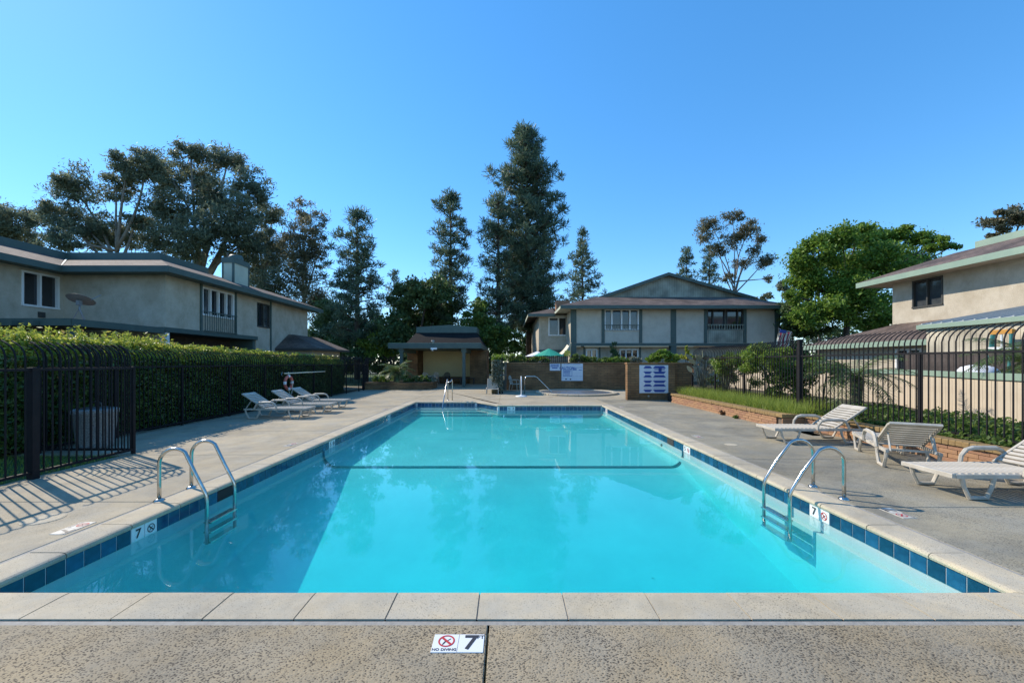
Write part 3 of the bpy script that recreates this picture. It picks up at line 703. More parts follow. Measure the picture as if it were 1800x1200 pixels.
MB().bbox(-.07, .07, -.07, .07, 0, 1.6, .015).build('shaft', M['bark_pale'], t_); MB().bbox(-.10, .10, -.10, .10, 1.6, 1.68, .02).build('cap', M['bark_pale'], t_)
# notices
yS = 24.285
def notice(name, label, px0, px1, py0, py1, d, m='sign_white', cat='sign'):
    t_ = thing(name, label, cat, (PX((px0+px1)/2, d), d, PZ((py0+py1)/2, d)))
    w, h = (px1-px0)/FPX*d, (py1-py0)/FPX*d
    MB().box(-w/2, w/2, -.012, .012, -h/2, h/2).build('board', M[m], t_); return t_, w, h
def rects(t_, lst, m, name='print', y=-.0145):
    b = MB()
    for x0, x1, z0, z1 in lst: b.quad((x0, y, z0), (x1, y, z0), (x1, y, z1), (x0, y, z1))
    b.build(name, M[m], t_)
def lines(t_, x0, x1, z0, z1, n, m, seed=1, wd=.55):
    r_ = random.Random(seed); L_ = []
    dz = (z1-z0)/n
    for i in range(n):
        x = x0; zc = z1 - (i+.5)*dz
        xe = x1 - r_.uniform(0, .18)*(x1-x0)
        while x < xe:
            w = r_.uniform(.03, .11)*(x1-x0)*1.6; L_.append((x, min(x+w, xe), zc-dz*wd/2, zc+dz*wd/2)); x += w + .015*(x1-x0)
    rects(t_, L_, m)
def lett(t_, body, size, m, x, z, sx=1): 
    o_ = link('lettering', text_mesh(body, size, m), t_, (x, -.0150, z), (R(90), 0, 0), (sx, 1, 1)); return o_
t_, w, h = notice('notice', 'small white notice with blue lines of print on the brown brick wall', 966.5, 985, 637.6, 651.2, yS)
lines(t_, -w*.42, w*.42, h*.18, h*.36, 1, 'sign_blue', 3, .75); lines(t_, -w*.44, w*.46, -.04*h, h*.14, 1, 'sign_blue', 5, .75); lines(t_, -w*.30, w*.26, -.25*h, -.06*h, 1, 'sign_blue', 7, .75)
t_, w, h = notice('notice', 'large white caution board with blue print beside the small notice', 987, 1024.5, 637.5, 669, yS)
lett(t_, 'CAUTION', .245, 'sign_blue', -w*.25, h*.20, .82)
rects(t_, [(-w*.42, -w*.02, h*.11, h*.13), (-w*.42, -w*.405, -h*.24, h*.12), (-w*.02, -w*.005, -h*.24, h*.22), (-w*.42, -w*.02, -h*.245, -h*.225), (w*.0, w*.47, h*.225, h*.245), (-w*.42, w*.46, -h*.255, -h*.248)], 'sign_blue')
lines(t_, -w*.39, -w*.05, -.08*h, .09*h, 3, 'sign_blue', 9, .62); lines(t_, -w*.37, -w*.07, -.2*h, -.10*h, 2, 'sign_blue', 12, .45)
lines(t_, w*.03, w*.24, .08*h, .21*h, 2, 'sign_blue', 15, .7); lines(t_, w*.30, w*.46, .08*h, .13*h, 1, 'sign_blue', 17, .7); lines(t_, -w*.4, w*.42, .40*h, .44*h, 1, 'sign_blue', 21, .5)
for x in (-w*.29, -w*.08): 
    o_ = flat_ring(.0, .045, 14).build('print', M['ink'], t_); o_.matrix_basis = Matrix.Translation((x, -.0146, -h*.41)) @ Matrix.Rotation(R(90), 4, 'X')
# poster: two columns of blue octagon bands on white
t_, w, h = notice('poster', 'blue and white banded poster on the short brick wall', 1124, 1174.5, 641.5, 690.5, 17.70, 'sign_white', 'poster')
def U(px): return (px - 700) / 1000 * w * 1.0
def poly(pts, m): 
    b = MB(); b.quad(*[(x, -.0146, z) for x, z in pts]); b.build('print', M[m], t_)
xc = [(-.37*w, -.06*w), (-.035*w, .42*w)]
for r_ in range(3):
    zt = h*(.47 - .325*r_); zb = zt - h*.285
    for ci, (xa, xb) in enumerate(xc):
        ch = h*.075; bh = h*.088
        poly([(xa, zt-bh), (xb, zt-bh), (xb-ch, zt), (xa+ch, zt)], 'blue_print')
        poly([(xa, zb+bh), (xa+ch, zb), (xb-ch, zb), (xb, zb+bh)], 'blue_print')
        lines(t_, xa+.03*w, xb-.03*w, zb+bh+.02*h, zt-bh-.02*h, 2, 'sign_blue', 30+r_*2+ci, .22)
rects(t_, [(.16*w, .27*w, .25*h, .46*h), (.02*w, .38*w, .33*h, .36*h)], 'blue_print', y=-.0152)

# ------------------------------------------------------------------ plastic chairs, umbrella stand, life ring, trash can
def chair(x, y, rz, label, m='white_plastic', sc=1):
    t_ = thing('plastic_chair', label, 'chair', (x, y, .001), rz, 'plastic chairs on the deck')     # faces local -y
    mp = M[m]; H = .43*sc
    MB().bbox(-.23, .23, -.22, .22, H-.03, H, .012).build('seat', mp, t_)
    for sx in (-1, 1):
        MB().tube([(sx*.25, -.24, 0), (sx*.235, -.21, H-.02), (sx*.26, -.20, H+.2), (sx*.27, -.12, H+.225), (sx*.265, .14, H+.235), (sx*.23, .23, H+.22)], .019, 6).build('armrest', mp, t_)
        MB().tube([(sx*.245, .27, 0), (sx*.225, .21, H)], .021, 6).build('leg', mp, t_)
    fr = [(-.225, .20, H), (-.22, .25, H+.25)] + [(.22*math.cos(a), .285+.02*math.sin(a), H+.27+.20*math.sin(a)) for a in np.linspace(math.pi, 0, 9)] + [(.22, .25, H+.25), (.225, .20, H)]
    MB().tube(fr, .018, 6).build('back_frame', mp, t_)
    for i in range(5):
        xx = -.15 + i*.075; zt = H + .27 + .20*math.sqrt(max(0, 1-(xx/.22)**2))
        MB().add([(xx-.025, .20, H), (xx+.025, .20, H), (xx+.025, .295, zt), (xx-.025, .295, zt)], [(0,1,2,3)]).prism([(xx-.025, .21, H), (xx+.025, .21, H), (xx+.025, .30, zt), (xx-.025, .30, zt)], (0, .008, 0)).build('back_slat', mp, t_)
    return t_
chair(.42, 23.3, R(70), 'white plastic armchair in the shade against the brown brick wall')
# low slatted chair facing the pool
t_ = thing('slatted_chair', 'low white slatted chair in front of the ivy at the wall end', 'chair', (-.80, 21.25, .001))
for s_ in (-1, 1):
    MB().tube([(s_*.32, -.28, 0), (s_*.31, -.26, .30), (s_*.31, -.05, .33), (s_*.30, .30, .30), (s_*.31, .33, 0)], .022, 6).build('leg', M['white_plastic'], t_)
    MB().tube([(s_*.26, -.1, .26), (s_*.26, .18, .80)], .018, 6).build('back_rail', M['white_plastic'], t_)
for i in range(9): MB().bbox(-.27, .27, -.012, .012, -.024, .024, .004).build('slat', M['white_plastic'], t_, False, (0, -.085 + i*.032, .31 + i*.060))
for i in range(5): MB().bbox(-.30, .30, -.03, .03, -.012, .012, .004).build('slat', M['white_plastic'], t_, False, (0, -.28 + i*.07, .265))
t_ = thing('umbrella_stand', 'white umbrella stand with round base and empty pole by the spa', 'umbrella stand', (.68, 19.6, .001))
MB().lathe([(0, .09), (.05, .09), (.07, .06), (.20, .05), (.28, .025), (.285, 0)], n=28).build('base', M['white_paint'], t_, True)
MB().tube([(0,0,.05), (0,0,1.0)], .028, 12).build('pole', M['white_paint'], t_, True)
t_ = thing('life_ring', 'red and white life ring hanging on the hedge fence', 'life ring', (-8.58, 15.6, .88))
def torus(R_, r_, n=28, m_=9, a0=0, a1=360):
    b = MB(); pts = [(0, R_*math.cos(R(a)), R_*math.sin(R(a))) for a in np.linspace(a0, a1, n)]; b.tube(pts, r_, m_, cap=True); return b
for k in range(4):
    torus(.25, .058, 9, 9, 90*k+12, 90*k+78).build('ring', M['ring_red'], t_, True); torus(.25, .061, 5, 9, 90*k-12, 90*k+12).build('band', M['white_paint'], t_, True)
MB().tube([(.02, .02, .25), (.0, .0, .42)], .012, 5).build('hanger', M['white_paint'], t_)
MB().tube([(.07, -.15, -.2), (.08, -.05, -.42), (.08, .08, -.45), (.07, .18, -.22), (.08, .1, .1)], .011, 5).build('rope', M['rope'], t_)
t_ = thing('rescue_pole', 'pale rescue pole hung level along the hedge fence', 'pole', (-8.57, 15.3, 1.25))
MB().tube([(0, 0, 0), (0, 3.4, 0)], .022, 8).build('shaft', M['rope'], t_, True); MB().tube([(0, 0, 0), (.0, -.15, .05), (0, -.2, -.05), (0, -.12, -.1)], .012, 6).build('hook', M['steel'], t_)
for y in (.5, 3.0): MB().box(-.07, .02, y-.015, y+.015, -.05, -.024).build('bracket', M['steel'], t_)
t_ = thing('trash_can', 'tapered stone aggregate trash can behind the iron fence', 'trash can', (-8.12, 7.85, .001))
MB().lathe([(.0, 0), (.255, 0), (.265, .05), (.325, .66), (.34, .68), (.345, .75), (.30, .77), (.29, .70)], n=28).build('body', M['can'], t_, True)
MB().lathe([(.30, .72), (.28, .76), (.20, .79), (.0, .80)], n=24).build('lid', M['dark_frame'], t_, True)
MB().tube([(-.12, 0, .79), (-.11, 0, .87), (0, 0, .90), (.11, 0, .87), (.12, 0, .79)], .014, 6).build('handle', M['dark_frame'], t_)

# ------------------------------------------------------------------ foliage tools
def np_mesh(name, verts, nper, m):
    n = len(verts) // nper; me = bpy.data.meshes.new(name)
    me.vertices.add(n*nper); me.vertices.foreach_set('co', verts.astype(np.float32).ravel())
    me.loops.add(n*nper); me.loops.foreach_set('vertex_index', np.arange(n*nper, dtype=np.int32))
    me.polygons.add(n); me.polygons.foreach_set('loop_start', np.arange(0, n*nper, nper, dtype=np.int32))
    me.polygons.foreach_set('loop_total', np.full(n, nper, dtype=np.int32))
    me.materials.append(m); me.update(calc_edges=True); me.validate(); return me
def unit(a): return a / (np.linalg.norm(a, axis=1, keepdims=True) + 1e-9)
def leaf_verts(p, l, w, bias=(0,0,0), nb=(0,0,0)):
    n = len(p); d = unit(rng.normal(size=(n,3)) + np.array(bias)); nn = rng.normal(size=(n,3)) + np.array(nb)
    s = unit(np.cross(d, nn)); k = rng.uniform(.65, 1.35, (n,1)); ll = d*l*k*.5; ww = s*w*k*.5
    return np.stack([p-ll, p+ww-ll*.1, p+ll, p-ww-ll*.1], 1).reshape(-1, 3)
def blade_verts(p, h, w, lean=.35):
    n = len(p); a = rng.uniform(0, 2*np.pi, n); s = np.stack([np.cos(a), np.sin(a), np.zeros(n)], 1)*w*.5
    k = rng.uniform(.5, 1.25, (n,1)); t = p + np.concatenate([rng.normal(0, lean, (n,2))*h, np.full((n,1), h)], 1)*k
    return np.stack([p-s, p+s, t], 1).reshape(-1, 3)
def in_ball(n, c, r, shell=.45):
    u = unit(rng.normal(size=(n,3))); q = rng.uniform(shell, 1, (n,1))**.6
    return np.array(c) + u*q*np.array(r)
def stuff(name, me, label=None, cat=None):
    o = bpy.data.objects.new(name, me); C.objects.link(o); o['kind'] = 'stuff'
    if label: tag(o, label, cat)
    return o
def limb(mb, a, c, r0, r1, sag=.12, n=5):
    a, c = Vector(a), Vector(c); L_ = (c-a).length; off = Vector(rng.normal(0, sag*L_*.4, 3)); off.z = abs(off.z)*.3
    mb.tube([a.lerp(c, i/n) + off*math.sin(math.pi*i/n) for i in range(n+1)], [r0 + (r1-r0)*i/n for i in range(n+1)], 6)
def broad_tree(name, label, d, base_px, lobes, m, nleaf, ls, lw, bark='bark', group=None, depth=.8, sub=.29, base_z=0, fork=.45, trunk_r=.3, bias=(0,0,-.5), dens_shell=.2, limbs=True, nsub=None):
    bx = PX(base_px, d); t_ = thing(name, label, 'tree', (bx, d, base_z), 0, group); off = (-bx, -d, -base_z)
    s = d/FPX; ctr = []; rad = []
    for px, py, rx, ry in lobes:
        dy = rng.uniform(-1, 1)*depth*rx*s*1.5
        ctr.append(tuple(P(px, py, d + dy))); rad.append((rx*s, (rx+ry)/2*s*depth, ry*s))
    vol = np.array([r[0]*r[2] for r in rad]); share = vol/vol.sum()
    zmin = min(c[2]-r[2] for c, r in zip(ctr, rad)); zmax = max(c[2] for c in ctr)
    fz = base_z + (zmax-base_z)*fork; cx = float(np.average([c[0] for c in ctr], weights=share))
    tb = MB(); fx = bx + (cx-bx)*.4
    tb.tube([(bx, d, base_z-.1), (bx+(fx-bx)*.3+.1, d, base_z+(fz-base_z)*.35), (fx, d, fz)], [trunk_r*1.25, trunk_r, trunk_r*.75], 9)
    pts = []
    for c, r, w in zip(ctr, rad, share):
        if limbs: limb(tb, (fx, d, fz + rng.uniform(-.15, .1)*(fz-base_z)), c, trunk_r*.55, trunk_r*.16)
        ns = nsub or max(9, int(12*math.sqrt(r[0]*r[2])))
        N = int(nleaf*w)
        sc_ = in_ball(ns, c, np.array(r)*np.array([1.0, 1.0, 1.05]), .05)
        for q in sc_:
            if limbs and rng.random() < .6: limb(tb, c, q, trunk_r*.13, trunk_r*.04, .1, 3)
            rr = np.array([1,1,1])*math.sqrt(r[0]*r[2])*sub*rng.uniform(.55, 1.3)
            kk = max(3, N//ns); pts.append(q + rng.normal(0, 1, (kk, 3))*rr*np.array([.66, .66, .44]))
    pts = np.concatenate(pts)
    link('trunk', tb.mesh('trunk', M[bark], True), t_, off)
    link('crown', np_mesh('crown', leaf_verts(pts, ls, lw, bias), 4, M[m]), t_, off)
    return t_
def conifer(label, px, d, top, base_py, prof, m='pine', nleaf=60, cr=.62, group=None, lean=0, trunk_r=.32, step=.75, gap=.12, base_z=0, first=None, nb=(5, 8)):
    bx = PX(px, d); t_ = thing('pine_tree', label, 'tree', (bx, d, base_z), 0, group); off = (-bx, -d, -base_z); s = d/FPX
    zt = PZ(top, d); tb = MB(); pys = [p for p, _ in prof]; hws = [h*s for _, h in prof]
    tb.tube([(bx, d, base_z-.1), (bx+lean*.5, d, (zt+base_z)/2), (bx+lean, d, zt-.3)], [trunk_r, trunk_r*.65, .04], 8)
    pts = []; z = zt - .3; zb = PZ(pys[-1], d); ph = rng.uniform(0, 6)
    while z > zb:
        py = HY - (z-EYE)/d*FPX; hw = float(np.interp(py, pys, hws))
        xc = bx + lean*(z-base_z)/(zt-base_z)
        k = rng.integers(*nb); a0 = rng.uniform(0, 6.28); lvl = rng.uniform(.82, 1.12)
        for i in range(k):
            if rng.random() < gap: continue
            a = a0 + 6.283*i/k + rng.normal(0, .25); L_ = hw*rng.uniform(.58, 1.12)*lvl*(1 + .42*math.sin(2*a + z*.8 + ph)*math.sin(z*1.15 + ph*2))
            tip = np.array([xc + math.cos(a)*L_, d + math.sin(a)*L_, z + L_*.16 + rng.normal(0, .2)])
            limb(tb, (xc, d, z - L_*.12), tip, max(.03, trunk_r*.22), .02, .05, 3)
            f = 1.0
            while f > (.30 if L_ > 1.2 else .6):
                p = np.array([xc, d, z - L_*.12])*(1-f) + tip*f + np.array([0, 0, .12]) + rng.normal(0, .18, 3)
                r_ = cr*rng.uniform(.6, 1.15)*(1.0 if f > .55 else .8)
                pts.append((p, r_)); f -= (cr*.95)/max(L_, .5)*rng.uniform(.8, 1.3)
        z -= step*rng.uniform(.75, 1.25)
    pts.append((np.array([bx+lean, d, zt-.2]), cr*.7))
    V = []
    for p, r_ in pts:
        n = int(nleaf*rng.uniform(.7, 1.2)); u = unit(rng.normal(size=(n,3)) + np.array([0,0,.35])); q = rng.uniform(.25, 1, (n,1))
        c = p + u*q*r_*np.array([1, 1, .8]); l = r_*.55
        dd = unit(u + rng.normal(0, .35, (n,3)) + np.array([0,0,.3])); sd_ = unit(np.cross(dd, rng.normal(size=(n,3))))*(.055*d/40)
        V.append(np.stack([c-dd*l*.5-sd_*.6, c-dd*l*.5+sd_*.6, c+dd*l*.5+sd_*.4, c+dd*l*.5-sd_*.4], 1).reshape(-1, 3))
    link('trunk', tb.mesh('trunk', M['bark'], True), t_, off)
    link('crown', np_mesh('crown', np.concatenate(V), 4, M[m]), t_, off)
    return t_
def bush(name, label, x, y, z, lobes, m, n, ls, lw, cat='shrub', group=None, stems=True, bias=(0,0,.2)):
    t_ = thing(name, label, cat, (x, y, z), 0, group); pts = []; sb_ = MB()
    tot = sum(r[0]*r[2] for _, r in lobes)
    for c, r in lobes:
        ns = 9
        for q in in_ball(ns, c, r, .4): pts.append(in_ball(max(4, int(n*r[0]*r[2]/tot/ns)), q, np.array(r)*.42, .1))
        sb_.tube([(c[0]*.3, c[1]*.3, -.05), (c[0]*.7, c[1]*.7, c[2]*.5), c], [.03, .02, .008], 5)
    pts = np.concatenate(pts); pts = pts[pts[:, 2] > -.02]
    link('foliage', np_mesh('foliage', leaf_verts(pts, ls, lw, bias), 4, M[m]), t_)
    if stems: sb_.build('stem', M['bark'], t_)
    return t_
def frond_verts(path, ll, lw, n, droop=.35):
    path = np.array(path); seg = np.linspace(0, len(path)-1.001, n); i = seg.astype(int); f = (seg-i)[:, None]
    p = path[i]*(1-f) + path[i+1]*f; t = unit(path[i+1]-path[i]); up = np.array([0, 0, 1.]); s = unit(np.cross(t, up))
    V = []; k = np.sin(np.pi*np.clip(seg/(len(path)-1)*.92+.08, 0, 1))[:, None]**.6
    for sg in (-1, 1):
        d = unit(s*sg + t*.65 + np.array([0, 0, -droop]) + rng.normal(0, .10, (n,3))); tip = p + d*ll*k
        w = t*lw*.5
        V.append(np.stack([p-w, p+w, tip+w*.2, tip-w*.2], 1).reshape(-1, 3))
    return np.concatenate(V)
def palm(label, x, y, z, trunk_h, nf, L_, ll, lw, tr=.12, m='palm_leaf', npl=26):
    t_ = thing('palm', label, 'palm', (x, y, z)); tb = MB()
    tb.tube([(0,0,-.1), (.02, 0, trunk_h*.5), (0,0,trunk_h)], [tr, tr*.9, tr*1.15], 9); tb.build('trunk', M['bark'], t_)
    for k in range(nf):
        a = 2.399*k + rng.normal(0, .2); el = R(72 - 95*(k/nf) + rng.normal(0, 5)); pts = []; pos = np.array([0., 0, trunk_h]); e = el
        for i in range(8):
            pts.append(pos.copy()); pos = pos + np.array([math.cos(a)*math.cos(e), math.sin(a)*math.cos(e), math.sin(e)])*L_/7; e -= R(13)
        v = frond_verts(pts, ll, lw, npl)
        o_ = link('frond', np_mesh('frond', v, 4, M[m]), t_); MB().tube(pts, [.012]*2 + [.008]*5 + [.003], 4).build('rib', M[m], o_)
    return t_

# ------------------------------------------------------------------ building tools
class House:
    def __init__(s, name, label, cat, base): s.t = thing(name, label, cat, base); s.o = tuple(-c for c in base)
    def put(s, mb, name, m, smooth=False): return mb.build(name, M[m], s.t, smooth, s.o)
def lb(mb, f, w, u0, u1, n0, n1, z0, z1):
    if f == '-y': mb.box(u0, u1, w-n1, w-n0, z0, z1)
    elif f == '+x': mb.box(w+n0, w+n1, u0, u1, z0, z1)
    else: mb.box(w-n1, w-n0, u0, u1, z0, z1)
    return mb
def wall(h, f, w, u0, u1, z0, z1, ops, m, th=.2):
    us = sorted({u0, u1, *[o[0] for o in ops], *[o[1] for o in ops]}); zs = sorted({z0, z1, *[o[2] for o in ops], *[o[3] for o in ops]})
    mb = MB()
    for a, c in zip(us[:-1], us[1:]):
        run = None
        for p, q in zip(zs[:-1], zs[1:]):
            hole = any(o[0] <= a+1e-6 and o[1] >= c-1e-6 and o[2] <= p+1e-6 and o[3] >= q-1e-6 for o in ops)
            if hole:
                if run: lb(mb, f, w, a, c, -th, 0, *run); run = None
            else: run = (run[0], q) if run else (p, q)
        if run: lb(mb, f, w, a, c, -th, 0, *run)
    return h.put(mb, 'wall', m)
def window(h, f, w, u0, u1, z0, z1, splits, fm='white_paint', fw=.06, glass=('glass',), proud=.025):
    mb = MB(); lb(mb, f, w, u0-.01, u1+.01, -.12, proud, z1-fw, z1+.01); lb(mb, f, w, u0-.01, u1+.01, -.12, proud+.02, z0-.01, z0+fw)
    cuts = [u0] + [u0 + (u1-u0)*s for s in splits] + [u1]
    for i, c in enumerate(cuts):
        a0, a1 = (c-.01, c+fw) if i == 0 else (c-fw, c+.01) if i == len(cuts)-1 else (c-fw*.55, c+fw*.55)
        lb(mb, f, w, a0, a1, -.12, proud-.003, z0+fw, z1-fw)
    fo = h.put(mb, 'window', fm)
    for i in range(len(cuts)-1):
        p = MB(); lb(p, f, w, cuts[i]+.01, cuts[i+1]-.01, -.10, -.085, z0+.02, z1-.02); p.build('pane', M[glass[i % len(glass)]], fo)
    return fo
def railing(h, f, w, u0, u1, z0, z1, n, m='trim'):
    mb = MB(); lb(mb, f, w, u0, u1, .06, .09, z1-.03, z1); lb(mb, f, w, u0, u1, .06, .09, z0, z0+.03); o = h.put(mb, 'window_railing', m)
    for i in range(n):
        u = u0 + (u1-u0)*(i+.5)/n; b = MB(); lb(b, f, w, u-.01, u+.01, .065, .085, z0+.03, z1-.03); b.build('baluster', M[m], o)
def batten(h, f, w, u0, u1, z0, z1, m='trim', pr=.05):
    h.put(lb(MB(), f, w, u0, u1, -.02, pr, z0, z1), 'batten', m)

# ------------------------------------------------------------------ left house
H = House('town_house', 'long two-storey stucco town house behind the hedge with chimney and green fascia', 'house', (-13.4, 20, 0))
W1 = (17.47, 19.5, 3.76, 5.0); W2 = (21.35, 22.5, 3.6, 4.9); W3 = (14.26, 15.45, 3.72, 4.98)
wall(H, '+x', -13.4, 15.6, 21.3, 3.05, 5.22, [W1], 'stucco'); wall(H, '+x', -13.45, 21.3, 26.8, 0, 5.22, [W2], 'stucco')
wall(H, '-y', 15.6, -17.4, -13.602, 0, 5.22, [], 'stucco'); wall(H, '+x', -17.4, 6, 15.6, 0, 5.22, [W3], 'stucco')
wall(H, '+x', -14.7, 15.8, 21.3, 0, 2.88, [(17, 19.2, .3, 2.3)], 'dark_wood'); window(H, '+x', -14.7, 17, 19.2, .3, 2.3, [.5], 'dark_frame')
H.put(MB().box(-20, -13.46, 26.6, 26.8, 0, 5.2), 'wall', 'stucco')
H.put(MB().box(-14.7, -13.36, 15.55, 21.32, 2.87, 3.06), 'floor_beam', 'trim')
H.put(MB().box(-13.62, -13.42, 15.62, 15.82, 0, 2.86), 'porch_post', 'white_paint'); H.put(MB().box(-14.7, -13.5, 21.1, 21.28, 0, 2.86), 'wall', 'trim')
window(H, '+x', -13.4, *W1, [.25, .5, .75], glass=('glass_blind', 'glass', 'glass', 'glass_blind')); window(H, '+x', -13.45, *W2, [.5], 'dark_frame', glass=('glass', 'glass_blind')); window(H, '+x', -17.4, *W3, [.48])
railing(H, '+x', -13.4, 17.5, 19.65, 3.07, 3.95, 16)
for u in (17.34, 19.55): batten(H, '+x', -13.4, u, u+.11, 3.06, 5.2)
batten(H, '+x', -13.45, 22.55, 22.65, 0, 5.2)
H.put(MB().box(-17.4, -17.34, 14.75, 14.95, 3.35, 3.55), 'wall_vent', 'dark_frame')
# roof: A, B, C eaves with valley and hip
ez, rz_, dA = 5.30, 6.10, 2.2
def roofq(h, pts, m='shingle', th=.05, name='roof'): return h.put(MB().prism(pts, (0, 0, -th)), name, m)
roofq(H, [(-16.7, 5, ez), (-16.7, 14.9, ez), (-18.9, 17.1, rz_), (-18.9, 5, rz_)])
roofq(H, [(-16.7, 14.9, ez), (-12.7, 14.9, ez), (-14.9, 17.1, rz_), (-18.9, 17.1, rz_)])
roofq(H, [(-12.7, 14.9, ez), (-12.7, 27.4, ez), (-14.9, 25.2, rz_), (-14.9, 17.1, rz_)])
roofq(H, [(-12.7, 27.4, ez), (-20, 27.4, ez), (-20, 25.2, rz_), (-14.9, 25.2, rz_)])
H.put(MB().box(-30, -14.85, 17.05, 25.2, 5.4, rz_-.02), 'flat_roof', 'shingle')
fc = MB(); fc.box(-16.70, -16.66, 5, 14.87, 5.06, 5.29); fc.box(-16.70, -12.66, 14.87, 14.91, 5.06, 5.295); fc.box(-12.70, -12.66, 14.91, 27.4, 5.06, 5.29); H.put(fc, 'fascia', 'trim')
sf = MB(); sf.box(-17.4, -16.71, 5, 14.92, 5.10, 5.14); sf.box(-17.4, -12.71, 14.92, 15.6, 5.101, 5.141); sf.box(-13.4, -12.71, 15.6, 27.38, 5.1, 5.14); H.put(sf, 'soffit', 'trim')
pp = MB(); pp.box(-18.95, -18.83, 5, 17.0, 6.02, 6.36); pp.box(-18.95, -14.86, 17.0, 17.12, 6.02, 6.365); pp.box(-14.98, -14.86, 17.12, 19.7, 6.02, 6.36); pp.box(-19.6, -14.86, 19.7, 19.8, 6.0, 6.355); H.put(pp, 'parapet', 'trim')
fl = MB(); fl.prism([(-16.72, 14.92, 5.312), (-16.66, 14.90, 5.312), (-18.84, 17.06, 6.115), (-18.92, 17.06, 6.115)], (0, 0, .01)); H.put(fl, 'valley_flashing', 'panel_pale')
# chimney
H.put(MB().box(-14.46, -13.9, 20.2, 21.4, 5.4, 6.76), 'chimney', 'panel_pale')
ch = MB()
for x in (-14.48, -13.96):
    for y in (20.18, 21.34): ch.box(x, x+.08, y, y+.08, 5.4, 6.74)
ch.box(-14.5, -13.86, 20.16, 21.44, 6.73, 7.0); ch.box(-14.48, -13.88, 20.17, 21.43, 5.4, 5.72); H.put(ch, 'chimney_trim', 'trim')
H.put(MB().lathe([(.33, 0), (.33, .14), (.27, .24), (.0, .27)], (-14.18, 20.8, 7.0), 20), 'chimney_cap', 'trim', True)
H.put(MB().tube([(-15.1, 21.5, 5.9), (-15.1, 21.5, 7.6)], .04, 8), 'vent_pipe', 'dark_frame')
# patio cover in front of the house
pc = House('patio_cover', 'dark green flat patio roof with rafter ends in front of the town house', 'patio roof', (-16, 13.8, 0))
pc.put(MB().box(-26, -13.40, 12.2, 15.55, 2.93, 3.0), 'roof', 'shingle'); pc.put(MB().box(-26, -13.36, 12.14, 12.2, 2.80, 3.02), 'fascia', 'trim'); pc.put(MB().box(-13.40, -13.34, 12.2, 15.5, 2.80, 3.02), 'fascia', 'trim')
for i in range(14): pc.put(MB().box(-14.3-i*.62-.04, -14.3-i*.62+.04, 11.95, 12.14, 2.80, 2.94), 'rafter', 'trim')
for x in (-13.55, -17.5): pc.put(MB().box(x-.07, x+.07, 12.3, 12.44, 0, 2.8), 'post', 'trim')
# small lean-to roof at the house end
lt_ = House('shed', 'low outbuilding with dark hip roof at the far end of the town house', 'shed', (-12.2, 25, 0))
lt_.put(MB().prism([(-13.42, 23, 2.5), (-10.9, 23, 2.5), (-10.9, 27.5, 2.5), (-13.42, 27.5, 2.5)], (0, 0, -.12)), 'fascia', 'dark_frame')
rr = MB(); rr.quad((-13.42, 23, 2.5), (-10.9, 23, 2.5), (-13.1, 24.4, 3.38)); rr.quad((-10.9, 23, 2.5), (-10.9, 27.5, 2.5), (-13.1, 27.5, 3.38), (-13.1, 24.4, 3.38)); rr.quad((-13.42, 23, 2.5), (-13.1, 24.4, 3.38), (-13.42, 24.4, 3.38)); rr.quad((-13.42, 24.4, 3.38), (-13.1, 24.4, 3.38), (-13.1, 27.5, 3.38), (-13.42, 27.5, 3.38)); lt_.put(rr, 'roof', 'shingle')
lt_.put(MB().box(-13.40, -11.5, 23.5, 27.3, 0, 2.38), 'wall', 'stucco')
# satellite dish
t_ = thing('satellite_dish', 'grey satellite dish on the edge of the patio roof', 'satellite dish', (-13.72, 12.75, 3.0))
di = MB(); prof = [(0.0, 0.0)] + [(r_, .22*r_*r_) for r_ in np.linspace(.08, .47, 7)] + [(.475, .045), (.46, .058)] + [(r_, .22*r_*r_+.012) for r_ in np.linspace(.44, .05, 6)] + [(0., .012)]
do = di.lathe(prof, n=32).build('reflector', M['dish'], t_, True); do.matrix_basis = Matrix.Translation((0, .05, .66)) @ Matrix.Rotation(R(-4), 4, 'Y') @ Matrix.Rotation(R(-24), 4, 'X') @ Matrix.Scale(.74, 4)
MB().tube([(.18, .0, .0), (.02, .0, .38), (0, .03, .62)], .028, 8).build('mast', M['dish'], t_, True); MB().tube([(-.22, 0, .0), (.0, .02, .42)], .014, 6).build('brace', M['dish'], t_)
MB().box(-.05, .05, -.05, .06, .50, .66).build('bracket', M['dish'], t_); MB().box(-.38, .28, -.06, .06, 0.0, .03).build('foot', M['dish'], t_)
MB().tube([(.32, .05, .68), (.40, .30, .88)], .012, 6).build('feed_arm', M['dish'], t_)

# ------------------------------------------------------------------ middle house
H = House('apartment_house', 'two-storey stucco house with brown hip roof and gable behind the brick wall', 'house', (12, 29, 0))
d = 29.0; x0, x1 = PX(1005, d), PX(1370, d); zb, zt = 3.08, 5.66
A1 = (PX(1062, d), PX(1123, d), PZ(581, d), PZ(543, d)); A2 = (PX(1243, d), PX(1307, d), PZ(580, d), PZ(542, d))
wall(H, '-y', d, x0, x1, zb, zt, [A1, A2], 'stucco_grey'); wall(H, '-x', x0, d+.2, 42, .2, zt, [], 'stucco'); H.put(MB().box(x1-.2, x1, d+.2, 42, .2, zt), 'wall', 'stucco_grey')
window(H, '-y', d, *A1, [.22, .5, .74], fw=.10, glass=('glass_blind', 'glass', 'glass', 'glass_blind')); window(H, '-y', d, *A2, [.16, .48, .54, .84], 'dark_frame', .07, ('glass', 'glass_blind', 'panel_pale', 'glass', 'glass'))
railing(H, '-y', d, A1[0]-.1, A1[1]+.1, A1[2]+.02, A1[2]+.42, 14); railing(H, '-y', d, A2[0], A2[1], A2[2]+.02, A2[2]+.40, 14, 'panel_pale')
